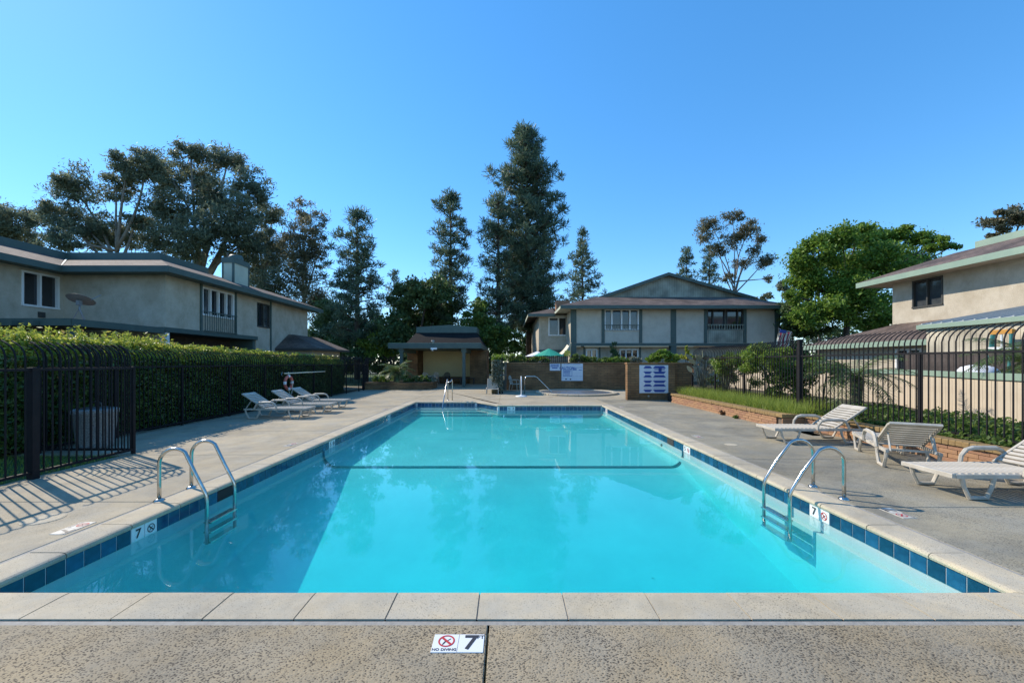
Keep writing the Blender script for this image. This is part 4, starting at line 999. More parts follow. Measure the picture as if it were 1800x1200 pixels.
for px, w in ((1008, 10), (1060, 5), (1126, 5), (1183.5, 9), (1240, 5), (1309, 5), (1366, 9)):
    u = PX(px, d); hw = w/2*d/FPX; batten(H, '-y', d, u-hw, u+hw, zb+.02, zt-.02, 'trim', .07)
H.put(lb(MB(), '-y', d, A2[0]+.05, A2[1]-.05, 0, .025, zb+.05, A2[2]-.03), 'panel', 'siding_grey')
H.put(MB().box(x0-.05, x1+.05, d-.12, d+.35, 2.86, zb), 'floor_beam', 'trim')
dg = 29.55; G1 = (PX(1030, dg), PX(1050, dg), .6, PZ(613, dg)); G2 = (PX(1089, dg), PX(1122, dg), 1.2, PZ(613, dg))
wall(H, '-y', dg, x0+.1, x1, .2, 2.86, [G1, G2], 'stucco'); window(H, '-y', dg, *G1, [.5], fw=.09, glass=('glass_blind',)); window(H, '-y', dg, *G2, [.34, .67], fw=.09)
for px in (1008, 1183.5, 1366): u = PX(px, d); H.put(MB().box(u-.2, u+.2, d-.1, d+.3, .2, 2.86), 'porch_post', 'trim')
for px in (1027, 1054, 1125): batten(H, '-y', dg, PX(px, dg)-.06, PX(px, dg)+.06, .3, 2.84)
e0, e1, ey, ez = PX(985, 28.1), PX(1398, 28.1), 28.1, 5.72
tz, ty = 6.84, 31.5; tx0, tx1 = 7.05, 18.5
roofq(H, [(e0, ey, ez), (e1, ey, ez), (tx1, ty, tz), (tx0, ty, tz)]); roofq(H, [(e0, 42, ez), (e0, ey, ez), (tx0, ty, tz), (tx0, 39, tz)]); roofq(H, [(e1, ey, ez), (e1, 42, ez), (tx1, 39, tz), (tx1, ty, tz)])
H.put(MB().box(tx0, tx1, ty, 39, 5.9, tz-.05), 'roof', 'shingle')
fc = MB(); fc.box(e0, e1, ey-.03, ey+.01, ez-.24, ez-.005); fc.box(e1-.03, e1, ey+.01, 42, ez-.24, ez-.01); H.put(fc, 'fascia', 'trim'); H.put(MB().box(e0, e0+.04, ey+.01, 42, ez-.24, ez-.01), 'fascia', 'panel_pale')
H.put(MB().box(e0+.05, e1-.05, ey+.02, d+.1, ez-.2, ez-.16), 'soffit', 'stucco'); H.put(MB().box(e0+.05, x0+.02, d+.1, 42, ez-.2, ez-.16), 'soffit', 'stucco')
gx0, gx1, gp, gy = PX(1050, 32), PX(1322, 32), PX(1172, 32), 32.0; gz, gpz = 6.86, PZ(481, 32)
H.put(MB().prism([(gx0+.3, gy, gz-.6), (gx1-.3, gy, gz-.6), (gx1-.3, gy, gz+.05), (gp, gy, gpz-.12), (gx0+.3, gy, gz+.05)], (0, .2, 0)), 'gable', 'siding_grey')
for (xa, za), (xb, zb_) in (((gx0, gz), (gp, gpz)), ((gp, gpz), (gx1, gz))):
    H.put(MB().prism([(xa, gy-.45, za-.22), (xb, gy-.45, zb_-.22), (xb, gy-.45, zb_+.0), (xa, gy-.45, za+.0)], (0, .04, 0)), 'rake_board', 'trim')
    H.put(MB().prism([(xa, gy-.40, za-.04), (xb, gy-.40, zb_-.04), (xb, gy-.40, zb_+.03), (xa, gy-.40, za+.03)], (0, 9, 0)), 'roof', 'shingle')
# left wing set back
dw = 32.0; wx0 = PX(947, dw); WW = (PX(964, dw), PX(998, dw), PZ(590, dw), PZ(557, dw))
wall(H, '-y', dw, wx0, x0+.0-.01, 2.7, 5.45, [WW], 'stucco'); wall(H, '-x', wx0, dw+.2, 42, .2, 5.45, [], 'stucco'); window(H, '-y', dw, *WW, [.52], fw=.09, glass=('glass_blind', 'glass'))
H.put(MB().box(wx0, x0-.02, dw-.06, dw+.2, 2.50, 2.7), 'floor_beam', 'trim'); wall(H, '-y', dw+.5, wx0+.3, x0-.01, .2, 2.5, [], 'stucco')
we = PX(928, 31.2)
roofq(H, [(we, 31.2, 5.5), (x0-.9, 31.2, 5.5), (x0-.9, 33.6, 6.25), (we+2.4, 33.6, 6.25)]); roofq(H, [(we, 42, 5.5), (we, 31.2, 5.5), (we+2.4, 33.6, 6.25), (we+2.4, 40, 6.25)])
fc = MB(); fc.box(we, x0-.95, 31.16, 31.2, 5.28, 5.5); H.put(fc, 'fascia', 'trim'); H.put(MB().box(we, we+.04, 31.2, 42, 5.28, 5.49), 'fascia', 'panel_pale'); H.put(MB().box(we+.05, x0, 31.22, dw, 5.32, 5.36), 'soffit', 'stucco')
H.put(MB().box(PX(978, 34), PX(1002, 34), 34, 35, 5.8, PZ(528, 34)), 'chimney', 'brick_red')
# low wing at the right
H.put(MB().box(x1, x1+.9, 31, 38, .2, 5.2), 'wall', 'stucco_grey'); roofq(H, [(x1-.2, 30.2, 5.35), (x1+2.0, 30.2, 5.35), (x1+1.0, 33, 5.9), (x1-.2, 33, 5.9)])
H.put(MB().box(x1-.1, x1+2.0, 30.16, 30.2, 5.15, 5.33), 'fascia', 'trim')

# ------------------------------------------------------------------ right house
H = House('town_house', 'sunlit stucco town house at the right with sunlit-toned green fascia and patio roof', 'house', (17.5, 14, .3))
W = (16.0, 17.2, 4.0, 5.16)
wall(H, '-x', 17.5, 4, 18.1, .3, 5.3, [W], 'stucco'); H.put(MB().box(17.7, 26, 17.9, 18.1, .3, 5.3), 'wall', 'stucco')
window(H, '-x', 17.5, *W, [.5], 'dark_frame', .05, ('glass_blind', 'glass_blind'))
roofq(H, [(16.65, 3, 5.44), (16.65, 19, 5.44), (18.85, 16.8, 6.28), (18.85, 3, 6.28)]); roofq(H, [(16.65, 19, 5.44), (27, 19, 5.44), (27, 16.8, 6.28), (18.85, 16.8, 6.28)])
fc = MB(); fc.box(16.62, 16.66, 3, 19.0, 5.20, 5.43); fc.box(16.66, 27, 18.98, 19.02, 5.2, 5.43); H.put(fc, 'fascia', 'trim_sunlit')
H.put(MB().box(16.68, 17.5, 3, 18.97, 5.24, 5.28), 'soffit', 'stucco'); H.put(MB().box(17.5, 27, 18.1, 18.97, 5.24, 5.28), 'soffit', 'stucco')
H.put(MB().box(18.9, 26, 4, 16.1, 6.0, 6.55), 'parapet', 'trim_sunlit'); H.put(MB().box(18.85, 27, 4, 16.85, 5.4, 6.2), 'flat_roof', 'shingle')
# ribbed patio roof
H.put(MB().prism([(13.3, 6, 2.88), (13.3, 12.9, 2.88), (17.48, 12.9, 3.62), (17.48, 6, 3.62)], (0, 0, -.06)), 'patio_roof', 'metal_roof')
for i in range(24): y = 6.1 + i*.29; H.put(MB().prism([(13.3, y, 2.88), (13.3, y+.04, 2.88), (17.48, y+.04, 3.62), (17.48, y, 3.62)], (0, 0, .035)), 'roof_rib', 'metal_roof')
H.put(MB().box(13.24, 13.30, 6, 12.9, 2.74, 2.87), 'fascia', 'trim_sunlit'); H.put(MB().box(13.30, 17.45, 12.84, 12.9, 2.70, 2.81), 'fascia', 'trim_sunlit')
wall(H, '-x', 13.36, 6, 12.7, .3, 2.80, [], 'siding', .1); H.put(MB().box(13.46, 17.4, 12.6, 12.7, .3, 2.8), 'wall', 'siding')
# lower hip roof
roofq(H, [(15.0, 12.95, 2.52), (15.0, 20.2, 2.52), (17.48, 17.72, 3.4), (17.48, 12.95, 3.4)]); roofq(H, [(15.0, 20.2, 2.52), (22, 20.2, 2.52), (22, 17.9, 3.4), (17.48, 17.9, 3.4)])
H.put(MB().box(17.46, 22, 18.12, 18.2, 3.3, 3.42), 'fascia', 'panel_pale')
fc = MB(); fc.box(14.97, 15.01, 12.95, 20.2, 2.30, 2.51); H.put(fc, 'fascia', 'trim_sunlit'); wall(H, '-x', 15.5, 12.8, 19.7, .3, 2.35, [(14.9, 15.9, 1.1, 2.2)], 'stucco'); window(H, '-x', 15.5, 14.9, 15.9, 1.1, 2.2, [.5])

# ------------------------------------------------------------------ board fences behind the iron fence (right)
def board_fence(name, label, pts, z0, z1, m, bwid, cap=None, thing_=None):
    t_ = thing_ or thing(name, label, 'fence', (*pts[0], z0)); base = Vector((*pts[0], z0))
    for a, c in zip(pts[:-1], pts[1:]):
        a, c = Vector(a), Vector(c); dd = (c-a); Ln = dd.length; ang = math.atan2(dd.y, dd.x); n = max(1, int(Ln/bwid)); dd.normalize()
        bm = MB().bbox(.004, Ln/n-.004, -.012, .012, 0, z1-z0, .004).mesh('board', M[m])
        for i in range(n): link('board', bm, t_, (a.x+dd.x*i*Ln/n-base.x, a.y+dd.y*i*Ln/n-base.y, rng.uniform(-.006, .006)), (0, 0, ang + rng.uniform(-.004, .004)))
        o_ = MB().box(0, Ln, .012, .05, .25, .35).box(0, Ln, .012, .05, z1-z0-.3, z1-z0-.2).build('stringer', M[m], t_); o_.location = (a.x-base.x, a.y-base.y, 0); o_.rotation_euler = (0, 0, ang)
        if cap: o_ = MB().box(0, Ln, -.05, .05, z1-z0-.02, z1-z0+.12).build('cap', M[cap], t_); o_.location = (a.x-base.x, a.y-base.y, 0); o_.rotation_euler = (0, 0, ang)
    return t_
board_fence('board_fence', 'pale vertical board fence with green cap behind the iron fence', [(12.3, 22.0), (12.4, 12.6), (10.35, 8.5), (9.25, 5.2)], .3, 1.33, 'board', .15, 'trim_sunlit')
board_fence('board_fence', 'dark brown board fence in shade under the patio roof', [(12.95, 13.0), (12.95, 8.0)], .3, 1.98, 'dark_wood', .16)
t_ = thing('playset', 'teal and orange play frame in front of the patio wall', 'playset', (13.05, 10.5, .3))
for sy in (-.24, .24):
    MB().tube([(-.05, sy*1.15, 0), (-.0, sy*.95, 1.5), (0, sy*.8, 2.16)], .05, 8).build('post', M['teal'], t_); MB().tube([(-.30, sy*1.2, 0), (-.12, sy*.98, 1.2), (-.02, sy*.85, 2.1)], .035, 8).build('post', M['teal'], t_)
MB().bbox(-.05, .05, -.24, .24, 2.12, 2.24, .02).build('top_beam', M['orange'], t_); MB().box(-.1, .1, -.26, .26, 1.72, 1.78).build('shelf', M['white_paint'], t_)
MB().tube([(-.02, 0, 1.78), (-.02, 0, 2.12)], .022, 6).build('upright', M['white_paint'], t_)
t_ = thing('covered_grill', 'white cloth cover showing above the board fence cap', 'cover', (12.1, 10.25, .3))
MB().lathe([(.42, 0), (.42, .9), (.40, 1.12), (.30, 1.25), (.12, 1.31), (0, 1.32)], n=18).build('cover', M['white_cloth'], t_, True); MB().lathe([(.43, .5), (.435, .9)], n=18).build('hem', M['white_cloth'], t_)

# ------------------------------------------------------------------ cabana
H = House('cabana', 'open cabana with green flat eave, shade-darkened mansard roof and yellow back wall', 'cabana', (-5.2, 31, 0))
H.put(MB().box(PX(682, 26.6), PX(846, 26.6), 26.6, 35.2, 2.62, 2.95), 'eave', 'trim')
H.put(MB().box(PX(682, 26.6)+.03, PX(846, 26.6)-.03, 26.63, 35.1, 2.952, 2.975), 'eave_edge', 'trim_sunlit')
H.put(MB().box(-7.4, -2.9, 33, 33.2, 0, 2.74), 'wall', 'cabana_wall')
H.put(MB().box(-7.78, -6.98, 30.9, 35, 0, 2.70), 'wall', 'brick_wall'); H.put(MB().box(-2.92, -1.62, 30.9, 35, 0, 2.70), 'wall', 'brick_wall')
H.put(MB().box(-7.5, -2.6, 32.2, 33, 0, .5), 'bench', 'brick_wall')
bt, tp = (-7.65, -1.8, 29.6, 34.8, 3.0), (-7.05, -2.42, 31.0, 33.6, 4.02)
v = [(bt[0], bt[2]), (bt[1], bt[2]), (bt[1], bt[3]), (bt[0], bt[3])]; u = [(tp[0], tp[2]), (tp[1], tp[2]), (tp[1], tp[3]), (tp[0], tp[3])]
ms = MB()
for i in range(4): j = (i+1) % 4; ms.quad((*v[i], bt[4]), (*v[j], bt[4]), (*u[j], tp[4]), (*u[i], tp[4]))
H.put(ms, 'mansard_roof', 'shingle_shaded')
H.put(MB().prism([(-7.08, 30.97, 4.0), (-2.39, 30.97, 4.0), (-2.39, 30.97, 4.42), (-4.5, 30.97, 4.60), (-7.08, 30.97, 4.42)], (0, 2.66, 0)), 'parapet', 'trim'); H.put(MB().box(-7.12, -2.35, 30.93, 33.67, 3.98, 4.05), 'parapet_moulding', 'trim')
for px in (706, 815.5): x = PX(px, 26.9); H.put(MB().box(x-.1, x+.1, 26.8, 27.0, 0, 2.62), 'post', 'trim'); H.put(MB().box(x-.16, x+.16, 26.76, 30.5, 2.36, 2.618), 'beam', 'trim')
H.put(MB().box(-3.0, -2.72, 32.96, 33.0, 1.5, 1.9), 'notice', 'white_paint')
H.put(MB().lathe([(.0, .32), (.12, .30), (.13, .2), (.06, .18), (.06, 0)], (PX(761, 29.4), 29.4, 3.0), 12), 'roof_vent', 'dish', True)
H.put(MB().box(PX(757, 26.5), PX(768, 26.5), 26.48, 26.6, 2.54, 2.66).tube([(PX(760, 26.4), 26.4, 2.48), (PX(760, 26.4), 26.52, 2.58)], .06, 8), 'floodlight', 'white_paint')
chair(-6.35, 30.7, R(8), 'left one of two pale plastic chairs in the shaded cabana'); chair(-5.6, 30.8, R(-6), 'right one of two pale plastic chairs in the shaded cabana'); chair(-4.75, 31.1, R(0), 'dark plastic chair in the shaded cabana', 'black_plastic')
t_ = thing('table', 'pale low table behind the planter in front of the cabana', 'table', (-5.7, 28.0, 0))
MB().bbox(-.75, .75, -.35, .35, .68, .73, .01).build('top', M['white_plastic'], t_)
for x in (-.68, .68):
    for y in (-.28, .28): MB().box(x-.03, x+.03, y-.03, y+.03, 0, .68).build('leg', M['white_plastic'], t_)
t_ = thing('bench', 'dark bench along the cabana front under the eave', 'bench', (-3.6, 30.9, 0))
MB().bbox(-1.1, 1.1, -.2, .2, .42, .48, .01).build('seat', M['dark_wood'], t_)
for x in (-1.0, 0, 1.0): MB().box(x-.04, x+.04, -.18, .18, 0, .42).build('leg', M['dark_wood'], t_)
# brick planter with palm
t_ = thing('brick_planter', 'low raised brick planter in front of the cabana', 'planter', (-6.8, 24.4, 0))
op = [(-2.1, 0), (1.55, 0), (2.1, .55), (2.1, 2.2), (-2.1, 2.2)]
MB().prism([(x, y, -.05) for x, y in op], (0, 0, .40)).build('wall', M['brick_wall'], t_); MB().prism([(x*1.015, y*1.02-.03, .351) for x, y in op], (0, 0, .09)).build('cap', M['brick_wall'], t_)
MB().prism([(x*.9, .2+y*.82, .442) for x, y in op], (0, 0, .02)).build('soil', M['soil'], t_)
palm('small feathery palm growing in the brick planter', -7.05, 25.3, .45, .62, 26, 1.35, .42, .035, .20, npl=30)
for i, (x, y, m) in enumerate(((-8.2, 25.1, 'mid_leaf'), (-7.7, 24.95, 'lime_leaf'), (-6.3, 24.95, 'mid_leaf'), (-5.75, 25.0, 'dark_leaf'), (-5.3, 25.2, 'mid_leaf'), (-5.0, 25.6, 'grey_leaf'))):
    bush('planter_plant', ['low leafy plant at the left end of the brick planter', 'yellow-green plant left of the small palm in the planter', 'leafy plant right of the small palm in the planter', 'dark green plant in the middle right of the planter', 'leafy plant near the right end of the planter', 'pale plant at the right corner of the planter'][i], x, y, .45,
         [((0, 0, .18), (.34, .3, .22)), ((.2, .1, .12), (.25, .25, .16))], m, 420, .16, .05, 'plant', bias=(0,0,.5))

# ------------------------------------------------------------------ things behind the brick wall
t_ = thing('patio_umbrella', 'green patio umbrella open behind the brick wall', 'umbrella', (PX(965, 27), 27, .25))
um = MB(); n = 8; hz = PZ(612, 27)-.25; rz0 = PZ(626, 27)-.25; rad = 1.12
for k in range(n):
    a0, a1 = 2*math.pi*k/n, 2*math.pi*(k+1)/n; s_ = MB()
    s_.quad((0,0,hz), (rad*math.cos(a0), rad*math.sin(a0), rz0), (rad*math.cos((a0+a1)/2)*.95, rad*math.sin((a0+a1)/2)*.95, rz0+.03), (rad*math.cos(a1), rad*math.sin(a1), rz0)); s_.build('canopy_panel', M['umbrella'], t_)
    MB().tube([(0,0,hz-.02), (rad*math.cos(a0), rad*math.sin(a0), rz0-.01)], .01, 4).build('rib', M['bark_pale'], t_)
MB().tube([(0,0,0), (0,0,hz+.05)], .03, 8).build('pole', M['bark_pale'], t_)
t_ = thing('patio_umbrella', 'pale second umbrella edge left of the green umbrella', 'umbrella', (PX(945, 28.5), 28.5, .25))
hz = PZ(617, 28.5)-.25; rz0 = PZ(627, 28.5)-.25; s_ = MB()
for k in range(n):
    a0, a1 = 2*math.pi*k/n, 2*math.pi*(k+1)/n; s_.quad((0,0,hz), (1.0*math.cos(a0), 1.0*math.sin(a0), rz0), (1.0*math.cos(a1), 1.0*math.sin(a1), rz0))
s_.build('canopy', M['white_cloth'], t_); MB().tube([(0,0,0), (0,0,hz)], .03, 8).build('pole', M['bark_pale'], t_)
t_ = thing('shade_sail', 'beige cloth sail sagging from the house corner post', 'shade sail', (PX(990, 28), 28, 2.3))
ss = MB(); N = 8
top = [(PX(975 + 25*i/N, 28)-PX(990, 28), -.1, PZ(627 - 19*(i/N)**2.2, 28)-2.3) for i in range(N+1)]
for a, c in zip(top[:-1], top[1:]): ss.quad(a, c, (c[0], .9, c[2]+.15), (a[0], .9, a[2]+.15)); ss.quad((a[0], a[1]-.005, a[2]-.12), (c[0], c[1]-.005, c[2]-.12), c, a)
ss.build('cloth', M['cloth'], t_); MB().tube([top[-1], (top[-1][0]+.15, .2, top[-1][2]+.3)], .012, 4).build('cord', M['rope'], t_)
t_ = thing('flower_spinner', 'yellow flower spinner on a stick above the brick wall', 'garden spinner', (PX(997, 25.3), 25.3, .25))
MB().tube([(0,0,0), (0,0,2.0)], .012, 5).build('stick', M['trim'], t_)
for k in range(8):
    a = 2*math.pi*k/8; MB().quad((0, -.02, 2.0), (.20*math.cos(a-.3), -.03, 2.0+.20*math.sin(a-.3)), (.24*math.cos(a), -.05, 2.0+.24*math.sin(a)), (.20*math.cos(a+.3), -.03, 2.0+.20*math.sin(a+.3))).build('petal', M['yellow'], t_)
# short iron railing on the brick wall
t_ = thing('wall_railing', 'short dark iron railing standing on top of the brick wall', 'railing', (-.1, 24.45, 1.68))
pm = MB().box(-.012, .012, -.012, .012, 0, .42).mesh('picket', M['fence'])
for i in range(38): link('picket', pm, t_, (.05 + i*.125, 0, 0))
MB().box(0, 4.75, -.015, .015, .05, .08).box(0, 4.75, -.015, .015, .34, .37).build('rail', M['fence'], t_)
# flag drooping from a pole beyond the fence
t_ = thing('flag', 'red and white striped flag with blue corner drooping beside the grey house', 'flag', (PX(1380, 26), 26, .3))
z1_, z0_ = PZ(578, 26)-.3, PZ(606, 26)-.3
MB().tube([(-.42, 0, 0), (-.42, 0, z1_+.1)], .025, 6).build('pole', M['dark_frame'], t_); MB().tube([(-.42, 0, z1_), (.46, 0, z1_-.22)], .018, 6).build('spar', M['white_paint'], t_)
for k in range(11):
    xa, xb = -.36 + k*.078, -.36 + (k+1)*.078; b = MB()
    for q in range(5):
        fa, fb = q/5, (q+1)/5
        def pt(x, f): return (x - .28*f + .02*math.sin(9*f+x*5), .07*math.sin(14*x + 3*f), z1_ - .10 - (x+.36)*.22 - f*(z1_-z0_-.1))
        b.quad(pt(xa, fa), pt(xb, fa), pt(xb, fb), pt(xa, fb))
    b.build('stripe', M['stripe' if k % 2 else 'cloth'], t_)
MB().prism([(-.36, -.09, z1_-.02), (.06, -.09, z1_-.12), (-.02, -.09, z1_-.30), (-.42, -.09, z1_-.24)], (0, .012, 0)).build('canton', M['blue_print'], t_)

# ------------------------------------------------------------------ hedge along the left fence
t_ = thing('hedge', 'long clipped green hedge with pale new shoots behind the iron fence', 'hedge', (-9.6, 14, 0)); ho = (9.6, -14, 0)
hx0, hx1, hy0_, hy1_, hz = -10.6, -8.92, 4.0, 21.6, 2.08
def tap(a): a[:, 2] *= np.interp(a[:, 1], [4, 10, 21.6], [1.0, 1.0, .87]); return a
link('core', MB().box(hx0+.15, hx1-.42, hy0_, hy1_-.1, .05, hz-.42).box(hx1-.42, hx1-.12, hy0_, hy1_-.1, .05, hz-.6).mesh('core', M['soil']), t_, ho)  # unseen dark box added inside the leaves to block light
def wob(y): return .05*np.sin(y*1.7) + .04*np.sin(y*4.1+1)
n = 60000; p = np.stack([hx1 + rng.normal(0, .055, n), rng.uniform(hy0_, hy1_, n), (hz-.30)*rng.uniform(.02, 1, n)**.9], 1); p[:, 0] += wob(p[:, 1] + p[:, 2]*2)
n2 = 9000; q = np.stack([rng.uniform(hx0, hx1, n2), np.full(n2, hy1_) + rng.normal(0, .08, n2), rng.uniform(.05, hz, n2)], 1)
link('foliage', np_mesh('foliage', leaf_verts(tap(np.concatenate([p, q])), .085, .042, (0,0,0), (1.5, 0, .5)), 4, M['hedge_leaf']), t_, ho)
nf = 22000; yf = rng.uniform(hy0_, hy1_, nf); sq_ = rng.uniform(0, 1, nf)**.8; fr_ = np.stack([hx1 + .02 - .34*sq_**1.4 + wob(yf) + rng.normal(0, .04, nf), yf, hz - .34 + .40*sq_ + rng.normal(0, .03, nf)], 1)
n = 34000; y = rng.uniform(hy0_, hy1_, n); tp_ = np.stack([rng.uniform(hx0, hx1-.25, n), y, hz + wob(y) + rng.normal(-.06, .07, n)], 1)
near = rng.uniform(4.0, 21.5, 800); sh = []
for yy in near:
    x_ = rng.uniform(hx0, hx1); hh = rng.uniform(.08, .30)*(1.25 if yy < 11 else .8); k = 16
    f = rng.uniform(0, 1, (k, 1)); sh.append(np.array([x_, yy, hz]) + np.concatenate([rng.normal(0, .035, (k, 2)), f*hh], 1))
link('new_shoots', np_mesh('new_shoots', np.concatenate([leaf_verts(tap(fr_), .085, .042, (0,0,.3), (.6,0,1.0)), leaf_verts(tap(tp_), .085, .042, (0,0,.3), (0,0,1.2)), leaf_verts(tap(np.concatenate(sh)), .085, .035, (0,0,.6))]), 4, M['shoot_leaf']), t_, ho)
# ivy hedge at the end of the brick wall
t_ = thing('ivy_hedge', 'ivy covered fence end with leafy top beside the brick wall', 'hedge', (-.55, 22.8, 0))
MB().box(-.10, .18, -1.3, 1.5, 0, 1.75).build('core', M['soil'], t_)  # hidden dark box added behind the ivy to block light
n = 9000; p = np.stack([rng.uniform(-.28, -.12, n), rng.uniform(-1.45, 1.6, n), rng.uniform(0, 1.75, n)], 1); p2 = np.stack([rng.uniform(-.28, .30, n//3), rng.normal(-1.42, .07, n//3), rng.uniform(.1, 1.8, n//3)], 1)
link('foliage', np_mesh('foliage', leaf_verts(np.concatenate([p, p2]), .12, .08, (0,0,-.2), (-1.2, 0, .4)), 4, M['grey_leaf']), t_)
n = 3500; p = np.stack([rng.uniform(-.3, .4, n), rng.uniform(-1.4, 1.7, n), 1.78 + np.abs(rng.normal(0, .12, n))], 1); link('top_foliage', np_mesh('top_foliage', leaf_verts(p, .13, .06, (0,0,.5)), 4, M['lime_leaf']), t_)
MB().box(.24, .31, -1.5, -1.43, 0, 1.95).build('post', M['fence'], t_)
# plants along the top of the brick wall
WPL = [(905, 'lime_leaf', .62, .36, 'yellow-green bush over the left end of the brick wall'), (948, 'lime_leaf', .55, .25, 'sunlit bush on the brick wall below the green umbrella'), (1018, 'mid_leaf', .5, .34, 'small shrub on the wall right of the flower spinner'),
       (1050, 'mid_leaf', .8, .22, 'low spreading plants on the wall under the white windows'), (1085, 'green_leaf', .8, .22, 'green spreading plants on the wall in front of the ground floor window'), (1112, 'grey_leaf', .5, .3, 'thin pale shrub on the wall left of the bright bush')]
for px, m, rx, rz, lab in WPL:
    bush('wall_shrub', lab, PX(px, 25.0), 25.0, 1.2, [((0, 0, .5 + rz*.5), (rx, .4, rz)), ((rx*.6, .1, .5+rz*.4), (rx*.6, .35, rz*.8)), ((-rx*.6, .1, .5+rz*.4), (rx*.6, .35, rz*.8))], m, 1500, .13, .06)
bush('wall_shrub', 'bright green bush standing above the poster wall', PX(1165, 19.3), 19.3, 1.0, [((0, 0, .95), (.55, .4, .30)), ((.45, 0, .85), (.4, .4, .24)), ((-.4, 0, .85), (.4, .35, .22))], 'green_leaf', 3000, .12, .07)
bush('wall_shrub', 'reddish tinged bush at the right end above the poster wall', PX(1205, 19.6), 19.6, 1.0, [((0, 0, .9), (.4, .4, .25)), ((.1, 0, 1.2), (.1, .1, .35))], 'shoot_leaf', 1300, .12, .06)
bush('wall_shrub', 'dark slender shrub against the ground floor wall', PX(1081, 28.2), 28.2, .25, [((0, 0, 1.6), (.45, .4, .8)), ((0, 0, 2.4), (.3, .3, .5)), ((0,0,.8), (.5,.4,.6))], 'dark_leaf', 1800, .14, .07)

# ------------------------------------------------------------------ grass and plants in the right bed
n = 15000; p = np.stack([rng.uniform(7.14, 8.7, n), rng.uniform(10.0, 16.7, n), np.full(n, .33)], 1); stuff('long_grass', np_mesh('long_grass', blade_verts(p, .34, .014, .42), 3, M['grass']), 'long bright grass growing along the brick planter wall', 'grass')
n = 16000; y = rng.uniform(3.4, 10.0, n); x = rng.uniform(7.66, 9.6, n); p = np.stack([x, y, .36 + .30*np.abs(rng.beta(1.5, 2, n))*(1 + .35*np.sin(y*3)*np.sin(x*4)) * np.clip((x-7.5)*1.6, .35, 1)], 1)
stuff('ground_cover', np_mesh('ground_cover', leaf_verts(p, .075, .045, (0,0,.3), (0,0,1.0)), 4, M['mid_leaf']), 'dense leafy ground cover behind the loungers', 'ground cover')
n = 14000; p = np.stack([rng.uniform(-12, -6.99, n), rng.uniform(1.5, 7.2, n), np.full(n, -.03)], 1); stuff('lawn_grass', np_mesh('lawn_grass', blade_verts(p, .07, .012, .4), 3, M['grass']), 'short grass behind the near iron fence', 'grass')
def rshrub(px, d, lobes, m, n, ls, lw, lab, bias=(0,0,.2)):
    bush('shrub', lab, PX(px, d), d, .3, lobes, m, n, ls, lw, 'shrub', None, True, bias)
rshrub(1310, 14.6, [((0, 0, .95), (.75, .6, .55)), ((.5, .3, 1.4), (.7, .6, .45)), ((-.5, .2, 1.35), (.6, .5, .4))], 'lime_leaf', 2600, .15, .035, 'willowy green shrub behind the iron fence left of the tall post', (0,0,-.3))
rshrub(1345, 12.6, [((0, 0, 1.45), (.7, .6, .45)), ((.3, .2, 1.75), (.6, .5, .3))], 'lime_leaf', 2600, .14, .035, 'pale willowy shrub reaching over the rail by the tall post', (0,0,-.4))
rshrub(1385, 12.3, [((0, 0, .6), (.55, .5, .65)), ((.3, 0, 1.1), (.5, .5, .45)), ((-.3, 0, 1.0), (.45, .5, .4))], 'mid_leaf', 3600, .11, .05, 'dense small-leaved shrub just left of the tall fence post', (0,0,.1))
rshrub(1440, 11.7, [((0, 0, 1.1), (.65, .5, .55)), ((.4, .2, 1.35), (.5, .5, .35)), ((-.1, 0, .5), (.55, .5, .5))], 'mid_leaf', 2200, .13, .04, 'green shrub just right of the tall fence post', (0,0,-.2))
rshrub(1265, 17.0, [((0, 0, .8), (.7, .5, .6)), ((.4, .2, 1.3), (.6, .5, .4))], 'mid_leaf', 2400, .13, .045, 'leafy shrub behind the bird of paradise leaves')
def paddle(label, x, y, z, n_, hmax):
    t_ = thing('bird_of_paradise', label, 'plant', (x, y, z))
    for k in range(n_):
        a = rng.uniform(0, 6.28); hh = hmax*rng.uniform(.55, 1); ln = rng.uniform(.12, .45); tip = Vector((math.cos(a)*ln, math.sin(a)*ln, hh))
        b = MB(); pts = [Vector((0,0,0)).lerp(tip, i/4) + Vector((0,0,.08*math.sin(math.pi*i/4))) for i in range(5)]; b.tube(pts, [.014, .012, .011, .010, .008], 5); b.build('stalk', M['grey_leaf'], t_)
        dirv = Vector((math.cos(a)*.5, math.sin(a)*.5, rng.uniform(.3, 1))).normalized(); s_ = dirv.cross(Vector((rng.normal(), rng.normal(), .3))).normalized(); L_ = rng.uniform(.3, .5); w_ = .09
        lf = MB(); c_ = [tip + dirv*L_*f - Vector((0,0,.10*f*f)) for f in (0, .3, .7, 1)]; ws = (.01, w_, w_*.8, .005)
        for i in range(3): lf.quad(c_[i]-s_*ws[i], c_[i]+s_*ws[i], c_[i+1]+s_*ws[i+1], c_[i+1]-s_*ws[i+1])
        lf.build('leaf', M['rust_leaf' if rng.random() < .22 else 'grey_leaf'], t_)
    for k in range(5):
        a = rng.uniform(0, 6.28); tip = Vector((math.cos(a)*.3, math.sin(a)*.3, hmax*rng.uniform(.75, 1.0))); b = MB(); b.tube([(0,0,0), tip*.6, tip], .012, 5); b.build('stalk', M['grey_leaf'], t_)
        f = MB()
        for q in range(4): f.quad(tip, tip + Vector((.08*math.cos(a)+rng.normal(0,.03), .08*math.sin(a)+rng.normal(0,.03), .14)), tip + Vector((.14*math.cos(a)+rng.normal(0,.03), .14*math.sin(a), .06)))
        f.build('flower', M['orange_leaf'], t_)
paddle('bird of paradise with orange flowers at the fence end by the poster wall', 8.0, 16.3, .33, 30, 1.55); paddle('second bird of paradise clump with dry leaves behind the iron fence', 8.3, 15.2, .33, 20, 1.45)
